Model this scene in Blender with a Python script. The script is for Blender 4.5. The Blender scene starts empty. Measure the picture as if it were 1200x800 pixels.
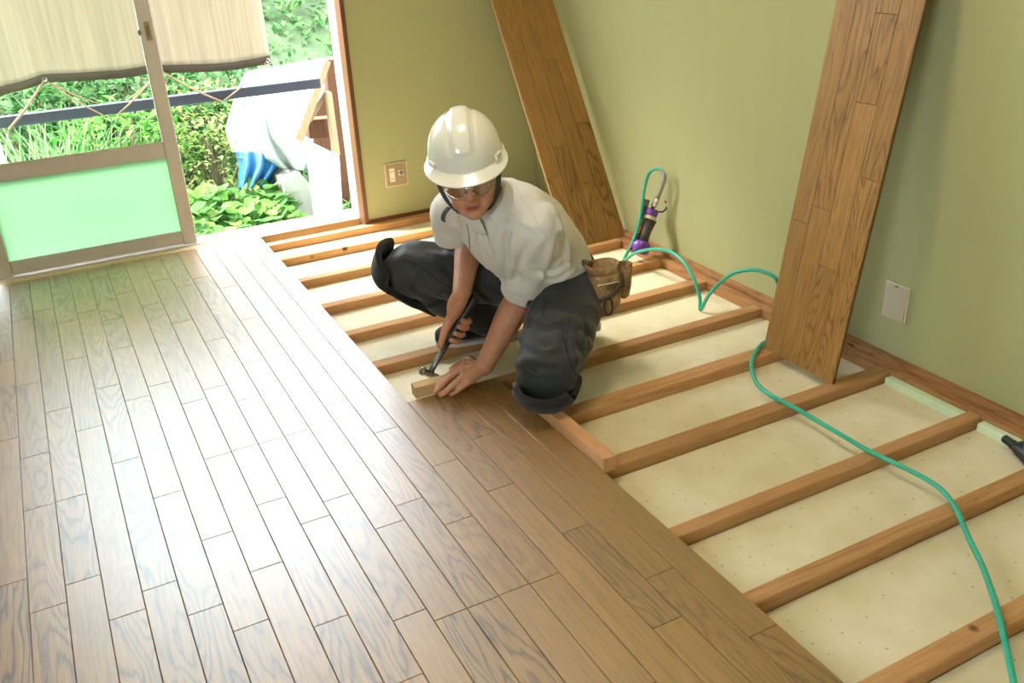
import bpy, bmesh, math, random
import numpy as np
from mathutils import Vector, Matrix, Quaternion, noise as mnoise
from mathutils.bvhtree import BVHTree
R = math.radians
random.seed(7)
rng = np.random.default_rng(11)
scene = bpy.context.scene
COL = scene.collection

# ------------------------------------------------------------------ camera
F_PX, YAW, PITCH, ROLL = 1066.743, 0.463272, 0.445745, -0.0477488
CAM = Vector((-1.09394, -1.6, 1.34406))
_cy, _sy, _cp, _sp = math.cos(YAW), math.sin(YAW), math.cos(PITCH), math.sin(PITCH)
FWD = Vector((_sy*_cp, _cy*_cp, -_sp))
_r0 = Vector((_cy, -_sy, 0)); _u0 = _r0.cross(FWD)
RIGHT = math.cos(ROLL)*_r0 + math.sin(ROLL)*_u0
UP = -math.sin(ROLL)*_r0 + math.cos(ROLL)*_u0
cam_data = bpy.data.cameras.new('camera'); cam = bpy.data.objects.new('camera', cam_data); COL.objects.link(cam)
cam.matrix_world = Matrix(((RIGHT.x, UP.x, -FWD.x, CAM.x), (RIGHT.y, UP.y, -FWD.y, CAM.y), (RIGHT.z, UP.z, -FWD.z, CAM.z), (0, 0, 0, 1)))
cam_data.sensor_width = 36; cam_data.lens = F_PX/1200*36; cam_data.clip_start = 0.02
scene.camera = cam
def ray(px, py): return FWD + RIGHT*((px-600)/F_PX) - UP*((py-400)/F_PX)
def atz(px, py, z): d = ray(px, py); return CAM + d*((z-CAM.z)/d.z)
def aty(px, py, y): d = ray(px, py); return CAM + d*((y-CAM.y)/d.y)
def atx(px, py, x): d = ray(px, py); return CAM + d*((x-CAM.x)/d.x)

# ------------------------------------------------------------------ world, sun, exposure
scene.view_settings.view_transform = 'Standard'; scene.view_settings.look = 'None'
scene.view_settings.gamma = 1.0; scene.view_settings.use_curve_mapping = False
scene.view_settings.exposure = 0.6
world = bpy.data.worlds.new('overcast_sky'); scene.world = world; world.use_nodes = True
bg = world.node_tree.nodes['Background']; bg.inputs['Color'].default_value = (0.80, 0.90, 1.0, 1); bg.inputs['Strength'].default_value = 11.0
sun_d = bpy.data.lights.new('sun', 'SUN'); sun_d.energy = 16.0; sun_d.angle = R(30); sun_d.color = (1, .97, .9)
sun = bpy.data.objects.new('sun', sun_d); COL.objects.link(sun); sun.rotation_euler = Vector((.40, -.46, -.79)).to_track_quat('-Z', 'Y').to_euler()

# ------------------------------------------------------------------ materials
MATS = {}
class NT:
    def __init__(s, name):
        s.m = bpy.data.materials.new(name); s.m.use_nodes = True; s.t = s.m.node_tree
        s.p = s.t.nodes['Principled BSDF']; s.out = s.t.nodes['Material Output']; MATS[name] = s.m
    def n(s, typ, **kw):
        nd = s.t.nodes.new(typ)
        for k, v in kw.items(): setattr(nd, k, v)
        return nd
    def l(s, a, b): s.t.links.new(a, b)
    def math(s, op, a, b=None, c=None, clamp=False):
        nd = s.n('ShaderNodeMath', operation=op); nd.use_clamp = clamp
        for i, v in enumerate((a, b, c)):
            if v is None: continue
            if isinstance(v, (int, float)): nd.inputs[i].default_value = v
            else: s.l(v, nd.inputs[i])
        return nd.outputs[0]
    def mix(s, fac, a, b, blend='MIX'):
        nd = s.n('ShaderNodeMix', data_type='RGBA', blend_type=blend)
        for sock, v in ((nd.inputs[0], fac), (nd.inputs[6], a), (nd.inputs[7], b)):
            if isinstance(v, (int, float)): sock.default_value = v
            elif isinstance(v, tuple): sock.default_value = (*v[:3], 1)
            else: s.l(v, sock)
        return nd.outputs[2]
    def noise(s, vec, scale, detail=2, rough=.5, dist=0):
        nd = s.n('ShaderNodeTexNoise'); nd.inputs['Scale'].default_value = scale; nd.inputs['Detail'].default_value = detail
        nd.inputs['Roughness'].default_value = rough; nd.inputs['Distortion'].default_value = dist
        if vec is not None: s.l(vec, nd.inputs['Vector'])
        return nd.outputs['Fac']
    def scaled(s, vec, sc, off=None):
        nd = s.n('ShaderNodeMapping'); nd.inputs['Scale'].default_value = sc
        if off is not None: s.l(off, nd.inputs['Location'])
        s.l(vec, nd.inputs['Vector']); return nd.outputs[0]
    def ramp(s, fac, lo, hi):
        nd = s.n('ShaderNodeMapRange'); nd.clamp = True
        nd.inputs['From Min'].default_value = lo; nd.inputs['From Max'].default_value = hi
        s.l(fac, nd.inputs['Value']); return nd.outputs[0]
    def bump(s, h, strength=.2, dist=.002):
        b = s.n('ShaderNodeBump'); b.inputs['Strength'].default_value = strength; b.inputs['Distance'].default_value = dist
        s.l(h, b.inputs['Height']); s.l(b.outputs[0], s.p.inputs['Normal'])
    def set(s, color=None, rough=None, metal=None, spec=None, coat=None, coat_rough=None):
        for key, v in (('Base Color', color), ('Roughness', rough), ('Metallic', metal), ('Specular IOR Level', spec), ('Coat Weight', coat), ('Coat Roughness', coat_rough)):
            if v is None: continue
            sk = s.p.inputs[key]
            if isinstance(v, tuple): sk.default_value = (*v, 1)
            elif isinstance(v, (int, float)): sk.default_value = v
            else: s.l(v, sk)
        return s
    def obj(s): return s.n('ShaderNodeTexCoord').outputs['Object']
def plain(name, color, rough=.5, metal=0., spec=.5, nscale=None, namp=.12, bump=0, bscale=None, coat=0):
    t = NT(name)
    c = color
    if nscale:
        f = t.noise(t.obj(), nscale, 3)
        c = t.mix(f, tuple(x*(1-namp) for x in color), tuple(min(1, x*(1+namp)) for x in color))
    t.set(c, rough, metal, spec, coat)
    if bump: t.bump(t.noise(t.obj(), bscale or nscale or 50, 3), bump)
    return t.m
def wood(name, light, dark, axis='Y', rough=.4, spec=.5, figure=.55, fibre=.35, vary=.22, lines=13., coat=0, width_scale=9., knots=False, bump=.08, figmin=0.0):
    """contour-line grain of a noise field stretched along the board, random for every object"""
    t = NT(name)
    info = t.n('ShaderNodeObjectInfo'); rnd = info.outputs['Random']
    off = t.n('ShaderNodeCombineXYZ')
    t.l(t.math('MULTIPLY', rnd, 37.), off.inputs[0]); t.l(t.math('MULTIPLY', rnd, 91.), off.inputs[1]); t.l(t.math('MULTIPLY', rnd, 13.), off.inputs[2])
    L = {'X': (1.3, width_scale, width_scale), 'Y': (width_scale, 1.3, width_scale), 'Z': (width_scale, width_scale, 1.3)}[axis]
    Fs = {'X': (7, 190, 190), 'Y': (190, 7, 190), 'Z': (190, 190, 7)}[axis]
    o = t.obj()
    n1 = t.noise(t.scaled(o, L, off.outputs[0]), 1.0, 1.5, .45, .35)
    wob = t.noise(t.scaled(o, tuple(v*6 for v in L), off.outputs[0]), 1.0, 2, .5)
    field = t.math('ADD', t.math('MULTIPLY', n1, lines), t.math('MULTIPLY', wob, 1.5))
    tri = t.math('PINGPONG', field, .5)
    line = t.math('POWER', t.ramp(tri, .02, .48), 2.6)
    r2 = t.math('FRACT', t.math('MULTIPLY', rnd, 7.31)); r3 = t.math('FRACT', t.math('MULTIPLY', rnd, 23.7))
    fig = t.math('MULTIPLY', line, t.math('ADD', t.math('MULTIPLY', t.math('POWER', r2, 1.3), figure), figmin))
    fb = t.noise(t.scaled(o, Fs, off.outputs[0]), 1.0, 3, .6)
    fbm = t.ramp(fb, .38, .66)
    fac = t.math('ADD', fig, t.math('MULTIPLY', fbm, fibre), clamp=True)
    c = t.mix(fac, light, dark)
    tone = t.math('ADD', t.math('MULTIPLY', r3, vary*2), 1-vary)
    hsv = t.n('ShaderNodeHueSaturation'); t.l(c, hsv.inputs['Color']); t.l(tone, hsv.inputs['Value'])
    c = hsv.outputs[0]
    if knots:
        k = t.n('ShaderNodeTexVoronoi'); k.inputs['Scale'].default_value = 2.2; t.l(t.scaled(o, (2, 2, 2), off.outputs[0]), k.inputs['Vector'])
        c = t.mix(t.ramp(k.outputs['Distance'], .075, .04), c, tuple(v*.3 for v in dark))
    t.set(c, rough, 0., spec, coat, .42)
    if coat > .5: t.p.inputs['Coat IOR'].default_value = 2.05
    t.bump(fac, bump, .001)
    return t.m
FLOOR_W = wood('oak_floor_wood', (.30, .148, .030), (.050, .0185, .0032), 'Y', rough=.42, spec=.3, figure=.85, fibre=.40, vary=.09, coat=1.0, lines=19., figmin=.06)
BOARD_W = wood('oak_board_wood', (.36, .185, .050), (.085, .035, .009), 'Y', rough=.38, spec=.5, figure=.6, fibre=.42, vary=.10, coat=.1, lines=19., figmin=.05)
JOIST_W = wood('softwood_joist', (.50, .27, .115), (.30, .135, .048), 'X', rough=.7, spec=.25, figure=.5, fibre=.4, vary=.18, lines=8, knots=True)
SILL_W = wood('sill_wood', (.44, .225, .095), (.24, .095, .034), 'Y', rough=.7, spec=.25, figure=.6, fibre=.4, vary=.15, lines=9, knots=True)
TRIM_W = wood('brown_trim_wood', (.14, .055, .018), (.07, .027, .009), 'Z', rough=.5, figure=.4, vary=.1)
BLOCK_W = wood('pale_block_wood', (.62, .42, .22), (.43, .26, .12), 'X', rough=.7, spec=.25, figure=.5, vary=.1)
BEAM_W = wood('rough_beam_wood', (.56, .30, .15), (.33, .14, .06), 'Y', rough=.75, spec=.2, figure=.6, vary=.05, knots=True)
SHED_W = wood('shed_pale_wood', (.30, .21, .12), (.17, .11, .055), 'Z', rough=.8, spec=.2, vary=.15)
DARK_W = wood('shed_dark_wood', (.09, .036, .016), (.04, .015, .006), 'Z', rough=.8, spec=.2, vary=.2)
plain('under_floor', (.22, .17, .1), .9)
def wall_mat(name, color):
    t = NT(name); o = t.obj()
    f = t.noise(t.scaled(o, (14, 14, 1.2)), 1., 3); g = t.noise(o, 260, 3)
    h = t.noise(t.scaled(o, (300, 300, 60)), 1., 2)
    c = t.mix(t.ramp(f, .3, .7), tuple(x*.985 for x in color), tuple(x*1.015 for x in color))
    t.set(c, .75, 0., .25); t.bump(t.math('ADD', g, h), .12, .001); return t.m
WALL = wall_mat('olive_wallpaper', (.40, .40, .20))
plain('ceiling_white', (.75, .73, .66), .9, nscale=3, namp=.03)
def insul():
    t = NT('insulation_foam'); o = t.obj()
    v = t.n('ShaderNodeTexVoronoi'); v.inputs['Scale'].default_value = 1.; v.inputs['Randomness'].default_value = .35
    t.l(t.scaled(o, (26, 26, 1.)), v.inputs['Vector'])
    dots = t.ramp(v.outputs['Distance'], .095, .05)
    st = t.noise(o, 7, 4, .6); st2 = t.noise(o, 60, 3)
    base = t.mix(t.ramp(st, .35, .7), (.76, .67, .48), (.67, .57, .37))
    base = t.mix(t.math('MULTIPLY', dots, .6), base, (.30, .21, .10))
    t.set(base, .6, 0., .3)
    t.bump(t.math('SUBTRACT', t.math('MULTIPLY', st2, .5), dots), .35, .002); return t.m
INSUL = insul()
plain('foam_strip_green', (.62, .74, .52), .8, nscale=40, namp=.1)
plain('aluminium_bronze', (.60, .56, .52), .42, .2, nscale=30, namp=.05)
plain('aluminium_light', (.62, .60, .56), .45, .4)
plain('rubber_black', (.015, .015, .016), .6)
def glass():
    t = NT('clear_glass'); t.t.nodes.remove(t.p)
    tr = t.n('ShaderNodeBsdfTransparent'); tr.inputs[0].default_value = (.95, .985, .965, 1)
    gl = t.n('ShaderNodeBsdfGlossy'); gl.inputs['Roughness'].default_value = .02
    fr = t.n('ShaderNodeFresnel'); fr.inputs[0].default_value = 1.45
    mx = t.n('ShaderNodeMixShader'); t.l(fr.outputs[0], mx.inputs[0]); t.l(tr.outputs[0], mx.inputs[1]); t.l(gl.outputs[0], mx.inputs[2])
    t.l(mx.outputs[0], t.out.inputs[0]); return t.m
glass()
def translucent(name, color, tcol, fac=.5, nz=None):
    t = NT(name); t.t.nodes.remove(t.p)
    d = t.n('ShaderNodeBsdfDiffuse'); tr = t.n('ShaderNodeBsdfTranslucent'); mx = t.n('ShaderNodeMixShader'); mx.inputs[0].default_value = fac
    if nz:
        o = t.obj(); f = t.ramp(t.noise(t.scaled(o, nz), 1., 3, .6), .3, .7)
        t.l(t.mix(f, tuple(c*.8 for c in color), color), d.inputs[0]); t.l(t.mix(f, tuple(c*.78 for c in tcol), tcol), tr.inputs[0])
    else:
        d.inputs[0].default_value = (*color, 1); tr.inputs[0].default_value = (*tcol, 1)
    t.l(d.outputs[0], mx.inputs[1]); t.l(tr.outputs[0], mx.inputs[2]); t.l(mx.outputs[0], t.out.inputs[0]); return t.m
translucent('green_film_glass', (.52, .74, .54), (.41, .59, .425), .75)
translucent('shade_cloth', (.46, .41, .33), (.50, .43, .335), .5, (60, 60, 1.0))
translucent('shade_hem', (.10, .08, .06), (.06, .048, .033), .3)
def leafmat(name, a, b):
    t = NT(name); t.t.nodes.remove(t.p)
    g = t.n('ShaderNodeNewGeometry'); f = g.outputs['Random Per Island']
    d = t.n('ShaderNodeBsdfDiffuse'); tr = t.n('ShaderNodeBsdfTranslucent'); mx = t.n('ShaderNodeMixShader'); mx.inputs[0].default_value = .35
    c = t.mix(f, a, b); t.l(c, d.inputs[0]); t.l(c, tr.inputs[0])
    t.l(d.outputs[0], mx.inputs[1]); t.l(tr.outputs[0], mx.inputs[2]); t.l(mx.outputs[0], t.out.inputs[0]); return t.m
leafmat('leaf_mid', (.012, .062, .014), (.16, .33, .10)); leafmat('leaf_bright', (.02, .12, .015), (.19, .38, .08))
leafmat('leaf_yellow', (.07, .13, .025), (.34, .40, .13)); leafmat('leaf_dark', (.008, .04, .011), (.07, .17, .06)); leafmat('grass_blade', (.05, .15, .035), (.30, .42, .20))
plain('soil_green', (.05, .08, .03), .95, nscale=6, namp=.5)
plain('stem_brown', (.12, .08, .04), .8)
plain('tarp_white', (.55, .57, .58), .5, nscale=4, namp=.04)
plain('tarp_grey_green', (.22, .26, .22), .6, nscale=6, namp=.1)
plain('tarp_blue', (.025, .14, .32), .45, nscale=9, namp=.3)
plain('panel_white', (.42, .46, .50), .5); plain('concrete', (.24, .24, .19), .85, nscale=12, namp=.25)
plain('rail_navy', (.035, .042, .065), .4); plain('rope_tan', (.30, .20, .11), .9, nscale=300, namp=.3)
plain('plate_beige', (.36, .27, .15), .45); plain('plate_rim', (.66, .60, .42), .4); plain('socket_white', (.82, .80, .70), .35); plain('plate_grey', (.52, .44, .33), .45)
plain('slot_dark', (.02, .02, .02), .6)
def skin():
    t = NT('skin'); o = t.obj()
    a = t.n('ShaderNodeAttribute'); a.attribute_name = 'tint'
    f = t.noise(o, 35, 4, .6); g = t.noise(o, 380, 2)
    c = t.mix(t.ramp(f, .3, .7), (.46, .205, .115), (.54, .255, .150))
    c = t.mix(1.0, c, a.outputs['Color'], 'MULTIPLY')
    t.set(c, .48, 0., .4); t.p.inputs['Subsurface Weight'].default_value = .08; t.p.inputs['Subsurface Radius'].default_value = (.008, .003, .0015)
    t.bump(g, .06, .001); return t.m
skin()
def cloth(name, a, b, sc=900, rough=.85, bump=.12, spec=.2, patch=9):
    t = NT(name); o = t.obj(); f = t.noise(o, patch, 4, .6); w = t.noise(o, sc, 2)
    t.set(t.mix(t.ramp(f, .3, .7), a, b), rough, 0., spec); t.p.inputs['Sheen Weight'].default_value = .15
    t.bump(t.math('ADD', t.math('MULTIPLY', w, .35), t.noise(o, 28, 3, .5)), bump, .004); return t.m
cloth('shirt_cloth', (.60, .565, .53), (.68, .645, .61)); cloth('trouser_cloth', (.021, .023, .025), (.036, .038, .040), rough=.66, spec=.3)
cloth('pad_cloth', (.008, .008, .009), (.016, .016, .017), 500)
plain('helmet_white', (.74, .71, .64), .14, spec=.7, coat=.6); plain('strap_grey', (.045, .055, .065), .7); plain('silver', (.6, .6, .6), .25, 1.)
plain('lens_frame', (.02, .02, .022), .3); plain('hair_black', (.012, .011, .011), .5, nscale=300, namp=.5)
def lens():
    t = NT('smoky_lens'); t.t.nodes.remove(t.p)
    tr = t.n('ShaderNodeBsdfTransparent'); tr.inputs[0].default_value = (.74, .69, .62, 1)
    gl = t.n('ShaderNodeBsdfGlossy'); gl.inputs['Roughness'].default_value = .05
    mx = t.n('ShaderNodeMixShader'); mx.inputs[0].default_value = .12
    t.l(tr.outputs[0], mx.inputs[1]); t.l(gl.outputs[0], mx.inputs[2]); t.l(mx.outputs[0], t.out.inputs[0]); return t.m
lens()
def leather():
    t = NT('worn_leather'); o = t.obj(); f = t.noise(o, 22, 5, .65); g = t.noise(o, 90, 4, .7)
    c = t.mix(t.ramp(f, .35, .68), (.15, .080, .032), (.46, .29, .13)); c = t.mix(t.ramp(g, .58, .75), c, (.62, .46, .26))
    t.set(c, .6, 0., .35); t.bump(g, .3, .002); return t.m
leather()
plain('leather_dark', (.07, .045, .025), .55, nscale=40, namp=.4); plain('buckle_grey', (.16, .15, .13), .35, .7)
plain('steel', (.42, .42, .43), .22, 1.); plain('steel_dark', (.20, .21, .23), .28, 1.); plain('grip_black', (.018, .019, .021), .45)
plain('hose_green', (.03, .40, .27), .38, spec=.5); plain('hose_grey', (.25, .26, .25), .5)
plain('gun_purple', (.16, .05, .36), .35, nscale=60, namp=.3); plain('gun_grey', (.075, .07, .06), .4, .3); plain('gun_cream', (.62, .56, .42), .5); plain('gun_red', (.7, .12, .04), .45)
plain('tool_yellow', (.75, .55, .06), .45); plain('gold', (.8, .6, .3), .25, 1.); plain('trim_yellow', (.62, .50, .12), .5); plain('sole_light', (.50, .50, .48), .7)
def emit(name, color, strength):
    t = NT(name); e = t.n('ShaderNodeEmission'); e.inputs[0].default_value = (*color, 1); e.inputs[1].default_value = strength
    t.l(e.outputs[0], t.out.inputs[0]); return t.m
emit('lamp_tube', (1.0, .84, .58), 95.0)

# ------------------------------------------------------------------ mesh helpers
class MB:
    def __init__(s): s.v = []; s.f = []
    def add(s, vs, fs):
        b = len(s.v); s.v += [tuple(v) for v in vs]; s.f += [tuple(i+b for i in f) for f in fs]; return s
    def box(s, lo, hi, M=None, ch=0):
        (x0, y0, z0), (x1, y1, z1) = lo, hi
        if ch:
            vs = [(x0, y0, z0), (x1, y0, z0), (x1, y1, z0), (x0, y1, z0), (x0, y0, z1-ch), (x1, y0, z1-ch), (x1, y1, z1-ch), (x0, y1, z1-ch),
                  (x0+ch, y0+ch, z1), (x1-ch, y0+ch, z1), (x1-ch, y1-ch, z1), (x0+ch, y1-ch, z1)]
            fs = [(3, 2, 1, 0), (8, 9, 10, 11)]
            for k in range(4):
                a, b = k, (k+1) % 4; fs += [(a, b, b+4, a+4), (a+4, b+4, b+8, a+8)]
        else:
            vs = [(x0, y0, z0), (x1, y0, z0), (x1, y1, z0), (x0, y1, z0), (x0, y0, z1), (x1, y0, z1), (x1, y1, z1), (x0, y1, z1)]
            fs = [(3, 2, 1, 0), (4, 5, 6, 7), (0, 1, 5, 4), (1, 2, 6, 5), (2, 3, 7, 6), (3, 0, 4, 7)]
        if M is not None: vs = [M @ Vector(v) for v in vs]
        return s.add(vs, fs)
    def rings(s, rs, closed_ends=True, loop=False):
        n = len(rs[0]); vs = [p for r in rs for p in r]; fs = []
        m = len(rs)
        for i in range(m if loop else m-1):
            a, b = i*n, ((i+1) % m)*n
            for k in range(n): fs.append((a+k, a+(k+1) % n, b+(k+1) % n, b+k))
        if closed_ends and not loop:
            fs.append(tuple(reversed(range(n)))); fs.append(tuple(range((m-1)*n, m*n)))
        return s.add(vs, fs)
    def tube(s, pts, rad, n=10, loop=False, caps=True, flat=1., side=None):
        pts = [Vector(p) for p in pts]; m = len(pts)
        if not hasattr(rad, '__len__'): rad = [rad]*m
        rs = []; prev = None
        for i, p in enumerate(pts):
            if loop: t = (pts[(i+1) % m]-pts[i-1])
            else: t = pts[min(i+1, m-1)]-pts[max(i-1, 0)]
            t.normalize()
            if side is not None: u = Vector(side) - t*t.dot(Vector(side)); u.normalize()
            elif prev is None:
                u = t.orthogonal().normalized()
            else:
                u = prev - t*prev.dot(t); u.normalize()
            prev = u; w = t.cross(u)
            rs.append([p + u*(rad[i]*math.cos(a)) + w*(rad[i]*flat*math.sin(a)) for a in [2*math.pi*k/n for k in range(n)]])
        return s.rings(rs, caps, loop)
    def ell(s, c, r, M=None, nu=16, nv=10):
        c = Vector(c); r = (r, r, r) if not hasattr(r, '__len__') else r
        rs = []
        for j in range(1, nv):
            ph = math.pi*j/nv
            ring = []
            for k in range(nu):
                a = 2*math.pi*k/nu; q = Vector((r[0]*math.sin(ph)*math.cos(a), r[1]*math.sin(ph)*math.sin(a), -r[2]*math.cos(ph)))
                ring.append(c + (M @ q if M is not None else q))
            rs.append(ring)
        b = len(s.v); s.rings(rs, False)
        e0 = Vector((0, 0, -r[2])); e1 = Vector((0, 0, r[2]))
        s.v.append(tuple(c + (M @ e0 if M is not None else e0))); s.v.append(tuple(c + (M @ e1 if M is not None else e1)))
        i0, i1 = len(s.v)-2, len(s.v)-1; last = b+(nv-2)*nu
        for k in range(nu):
            s.f.append((b+(k+1) % nu, b+k, i0)); s.f.append((last+k, last+(k+1) % nu, i1))
        return s
    def prism(s, poly, d):
        """closed polygon (3-D points) extruded by vector d"""
        n = len(poly); P = [Vector(p) for p in poly]; d = Vector(d)
        vs = P + [p+d for p in P]
        fs = [tuple(range(n)), tuple(reversed(range(n, 2*n)))] + [(k, k+n, (k+1) % n+n, (k+1) % n) for k in range(n)]
        return s.add(vs, fs)
    def mesh(s, name):
        me = bpy.data.meshes.new(name); me.from_pydata(s.v, [], s.f); me.validate(); 
        bm = bmesh.new(); bm.from_mesh(me); bmesh.ops.recalc_face_normals(bm, faces=bm.faces); bm.to_mesh(me); bm.free(); me.update(); return me
    def build(s, name, mat, parent=None, smooth=False, bevel=0, segs=2):
        return link(name, s.mesh(name), mat, parent, smooth, bevel, segs)
def link(name, me, mat, parent=None, smooth=False, bevel=0, segs=2):
    o = bpy.data.objects.new(name, me); COL.objects.link(o)
    me.materials.clear(); me.materials.append(MATS[mat] if isinstance(mat, str) else mat)
    if smooth: me.polygons.foreach_set('use_smooth', [True]*len(me.polygons))
    if bevel:
        b = o.modifiers.new('bevel', 'BEVEL'); b.width = bevel; b.segments = segs; b.limit_method = 'ANGLE'; b.angle_limit = R(40)
    if parent is not None: o.parent = parent
    return o
def localise(o, c):
    """move a mesh object's origin to c (world coordinates of its mesh kept)"""
    c = Vector(c); o.data.transform(Matrix.Translation(-c)); o.location = c; return o
def tag(o, label=None, cat=None, group=None, kind=None):
    for k, v in (('label', label), ('category', cat), ('group', group), ('kind', kind)):
        if v: o[k] = v
    return o
def empty(name, loc, label=None, cat=None, group=None, kind=None, rot=None):
    o = bpy.data.objects.new(name, None); COL.objects.link(o); o.location = loc; o.empty_display_size = .05
    if rot is not None: o.rotation_euler = rot
    return tag(o, label, cat, group, kind)
def attach(root, *objs):
    """parent meshes given in world coordinates to a root that has a plain location"""
    for o in objs:
        o.parent = root; o.matrix_parent_inverse = Matrix.Translation(-Vector(root.location))
def catmull(pts, per=8, loop=False):
    P = [np.array(p, float) for p in pts]; n = len(P); out = []
    for i in range(n if loop else n-1):
        p0 = P[i-1] if (loop or i > 0) else 2*P[0]-P[1]
        p1 = P[i]; p2 = P[(i+1) % n]; p3 = P[(i+2) % n] if (loop or i+2 < n) else 2*P[-1]-P[-2]
        for k in range(per):
            t = k/per
            out.append(.5*((2*p1)+(-p0+p2)*t+(2*p0-5*p1+4*p2-p3)*t*t+(-p0+3*p1-3*p2+p3)*t**3))
    if not loop: out.append(P[-1])
    return out
def fuse(mb, voxel, smooth=4, fac=.5):
    """voxel-remesh overlapping closed shapes into one continuous surface"""
    me = mb.mesh('tmp'); o = bpy.data.objects.new('tmp', me); COL.objects.link(o)
    m = o.modifiers.new('r', 'REMESH'); m.mode = 'VOXEL'; m.voxel_size = voxel; m.adaptivity = 0
    if smooth:
        sm = o.modifiers.new('s', 'SMOOTH'); sm.factor = fac; sm.iterations = smooth
    dg = bpy.context.evaluated_depsgraph_get(); ev = o.evaluated_get(dg)
    out = bpy.data.meshes.new_from_object(ev); bpy.data.objects.remove(o); bpy.data.meshes.remove(me)
    return out
def coords(me):
    a = np.empty(len(me.vertices)*3); me.vertices.foreach_get('co', a); return a.reshape(-1, 3)
def normals(me):
    a = np.empty(len(me.vertices)*3); me.vertices.foreach_get('normal', a); return a.reshape(-1, 3)
def setco(me, a): me.vertices.foreach_set('co', a.ravel()); me.update()

# ------------------------------------------------------------------ setting
S = 0.07575
YW, XW = 2.49, 1.14          # faces of the window wall and the right wall
XL, YB, ZC = -2.45, -2.55, 2.50
ZJ = -0.012                  # joist tops, floor finish is z = 0
floor = MB().box((XL, YB, -.14), (XW+.1, 2.62, -.085)).build('floor', 'under_floor'); tag(floor, kind='structure')
m = MB().box((.205, YW, -.14), (XW+.12, YW+.12, ZC)); m.box((XL, YW, -.14), (-1.50, YW+.12, ZC)); m.box((-1.50, YW, 2.30), (.205, YW+.12, ZC))
tag(m.build('wall_back', WALL), kind='structure')
tag(MB().box((XW, YB, -.14), (XW+.12, YW, ZC)).build('wall_right', WALL), kind='structure')
# left wall: unseen window opening added to let in camera-side fill light
m = MB().box((XL-.12, YB, -.14), (XL, -2.2, ZC)); m.box((XL-.12, -1.1, -.14), (XL, YW+.12, ZC)); m.box((XL-.12, -2.2, -.14), (XL, -1.1, .8)); m.box((XL-.12, -2.2, 1.9), (XL, -1.1, ZC))
tag(m.build('wall_left', WALL), kind='structure')
m = MB().box((XL-.12, YB-.12, -.14), (XW+.12, YB, ZC))
tag(m.build('wall_front', WALL), kind='structure')
tag(MB().box((XL-.12, YB-.12, ZC), (XW+.12, YW+.12, ZC+.1)).build('ceiling', 'ceiling_white'), kind='structure')
tag(MB().box((XL-.3, YW+.12, 2.55), (XW+.5, 2.85, 2.62)).build('roof_eave', 'ceiling_white'), kind='structure')

# round ceiling lamp of the room (above the frame)
LAMP = Vector((-.28, .50, ZC))
lamp = empty('ceiling_lamp', LAMP, 'round white ceiling lamp with a ring tube', 'lamp')
attach(lamp, MB().tube([LAMP+Vector((0, 0, -.002)), LAMP+Vector((0, 0, -.03))], [.23, .21], 40).build('base', 'ceiling_white'))
attach(lamp, MB().tube([LAMP+Vector((.155*math.cos(t), .155*math.sin(t), -.06)) for t in np.linspace(0, 2*math.pi, 41)[:-1]], .016, 10, loop=True).build('ring_tube', 'lamp_tube', smooth=True))

# joists, insulation panels, perimeter sleepers
JF = [-1.394, -1.09, -.789, -.486, -.219, .106, .394, .690, 1.006, 1.300, 1.595, 1.917, 2.222]
JWID = [.045, .045, .045, .043, .041, .050, .060, .045, .052, .045, .045, .045, .045]
X0, X1 = -.345, 1.069
for y, w in zip(JF, JWID):
    o = MB().box((X0, y, -.052), (X1, y+w, ZJ)).build('joist', JOIST_W, floor, bevel=.0025, segs=1); localise(o, ((X0+X1)/2, y+w/2, -.03))
edges = [-1.7]+JF+[2.445]
for i in range(len(edges)-1):
    a = edges[i]+(JWID[i-1] if i else 0); b = edges[i+1]
    if b-a < .03: continue
    o = MB().box((X0, a+.002, -.085), (X1, b-.002, -.046)).build('insulation_panel', INSUL, floor, bevel=.002, segs=1); localise(o, ((X0+X1)/2, (a+b)/2, -.06))
# light-green foam strips tucked against the right sleeper
for a, b in ((-.434, -.226), (-.17, .10), (-.78, -.50)):
    o = MB().box((1.040, a, -.05), (X1, b, -.022)).build('foam_strip', 'foam_strip_green', floor, bevel=.003); localise(o, (1.055, (a+b)/2, -.03))
o = MB().box((X1, -1.7, -.085), (1.104, YW, ZJ)).build('sleeper', SILL_W, floor, bevel=.002); localise(o, (1.085, .4, -.03))
o = MB().box((1.104, -1.7, -.085), (XW, YW, .004)).build('wall_sleeper', SILL_W, floor, bevel=.002); localise(o, (1.12, .4, -.03))
o = MB().box((-.30, 2.445, -.085), (X1, YW, ZJ)).build('back_sleeper', JOIST_W, floor, bevel=.002); localise(o, (.4, 2.465, -.03))
tag(MB().box((.20, YW-.004, -.03), (X1, YW+.002, .006)).build('baseboard_back', TRIM_W), kind='structure')

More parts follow.
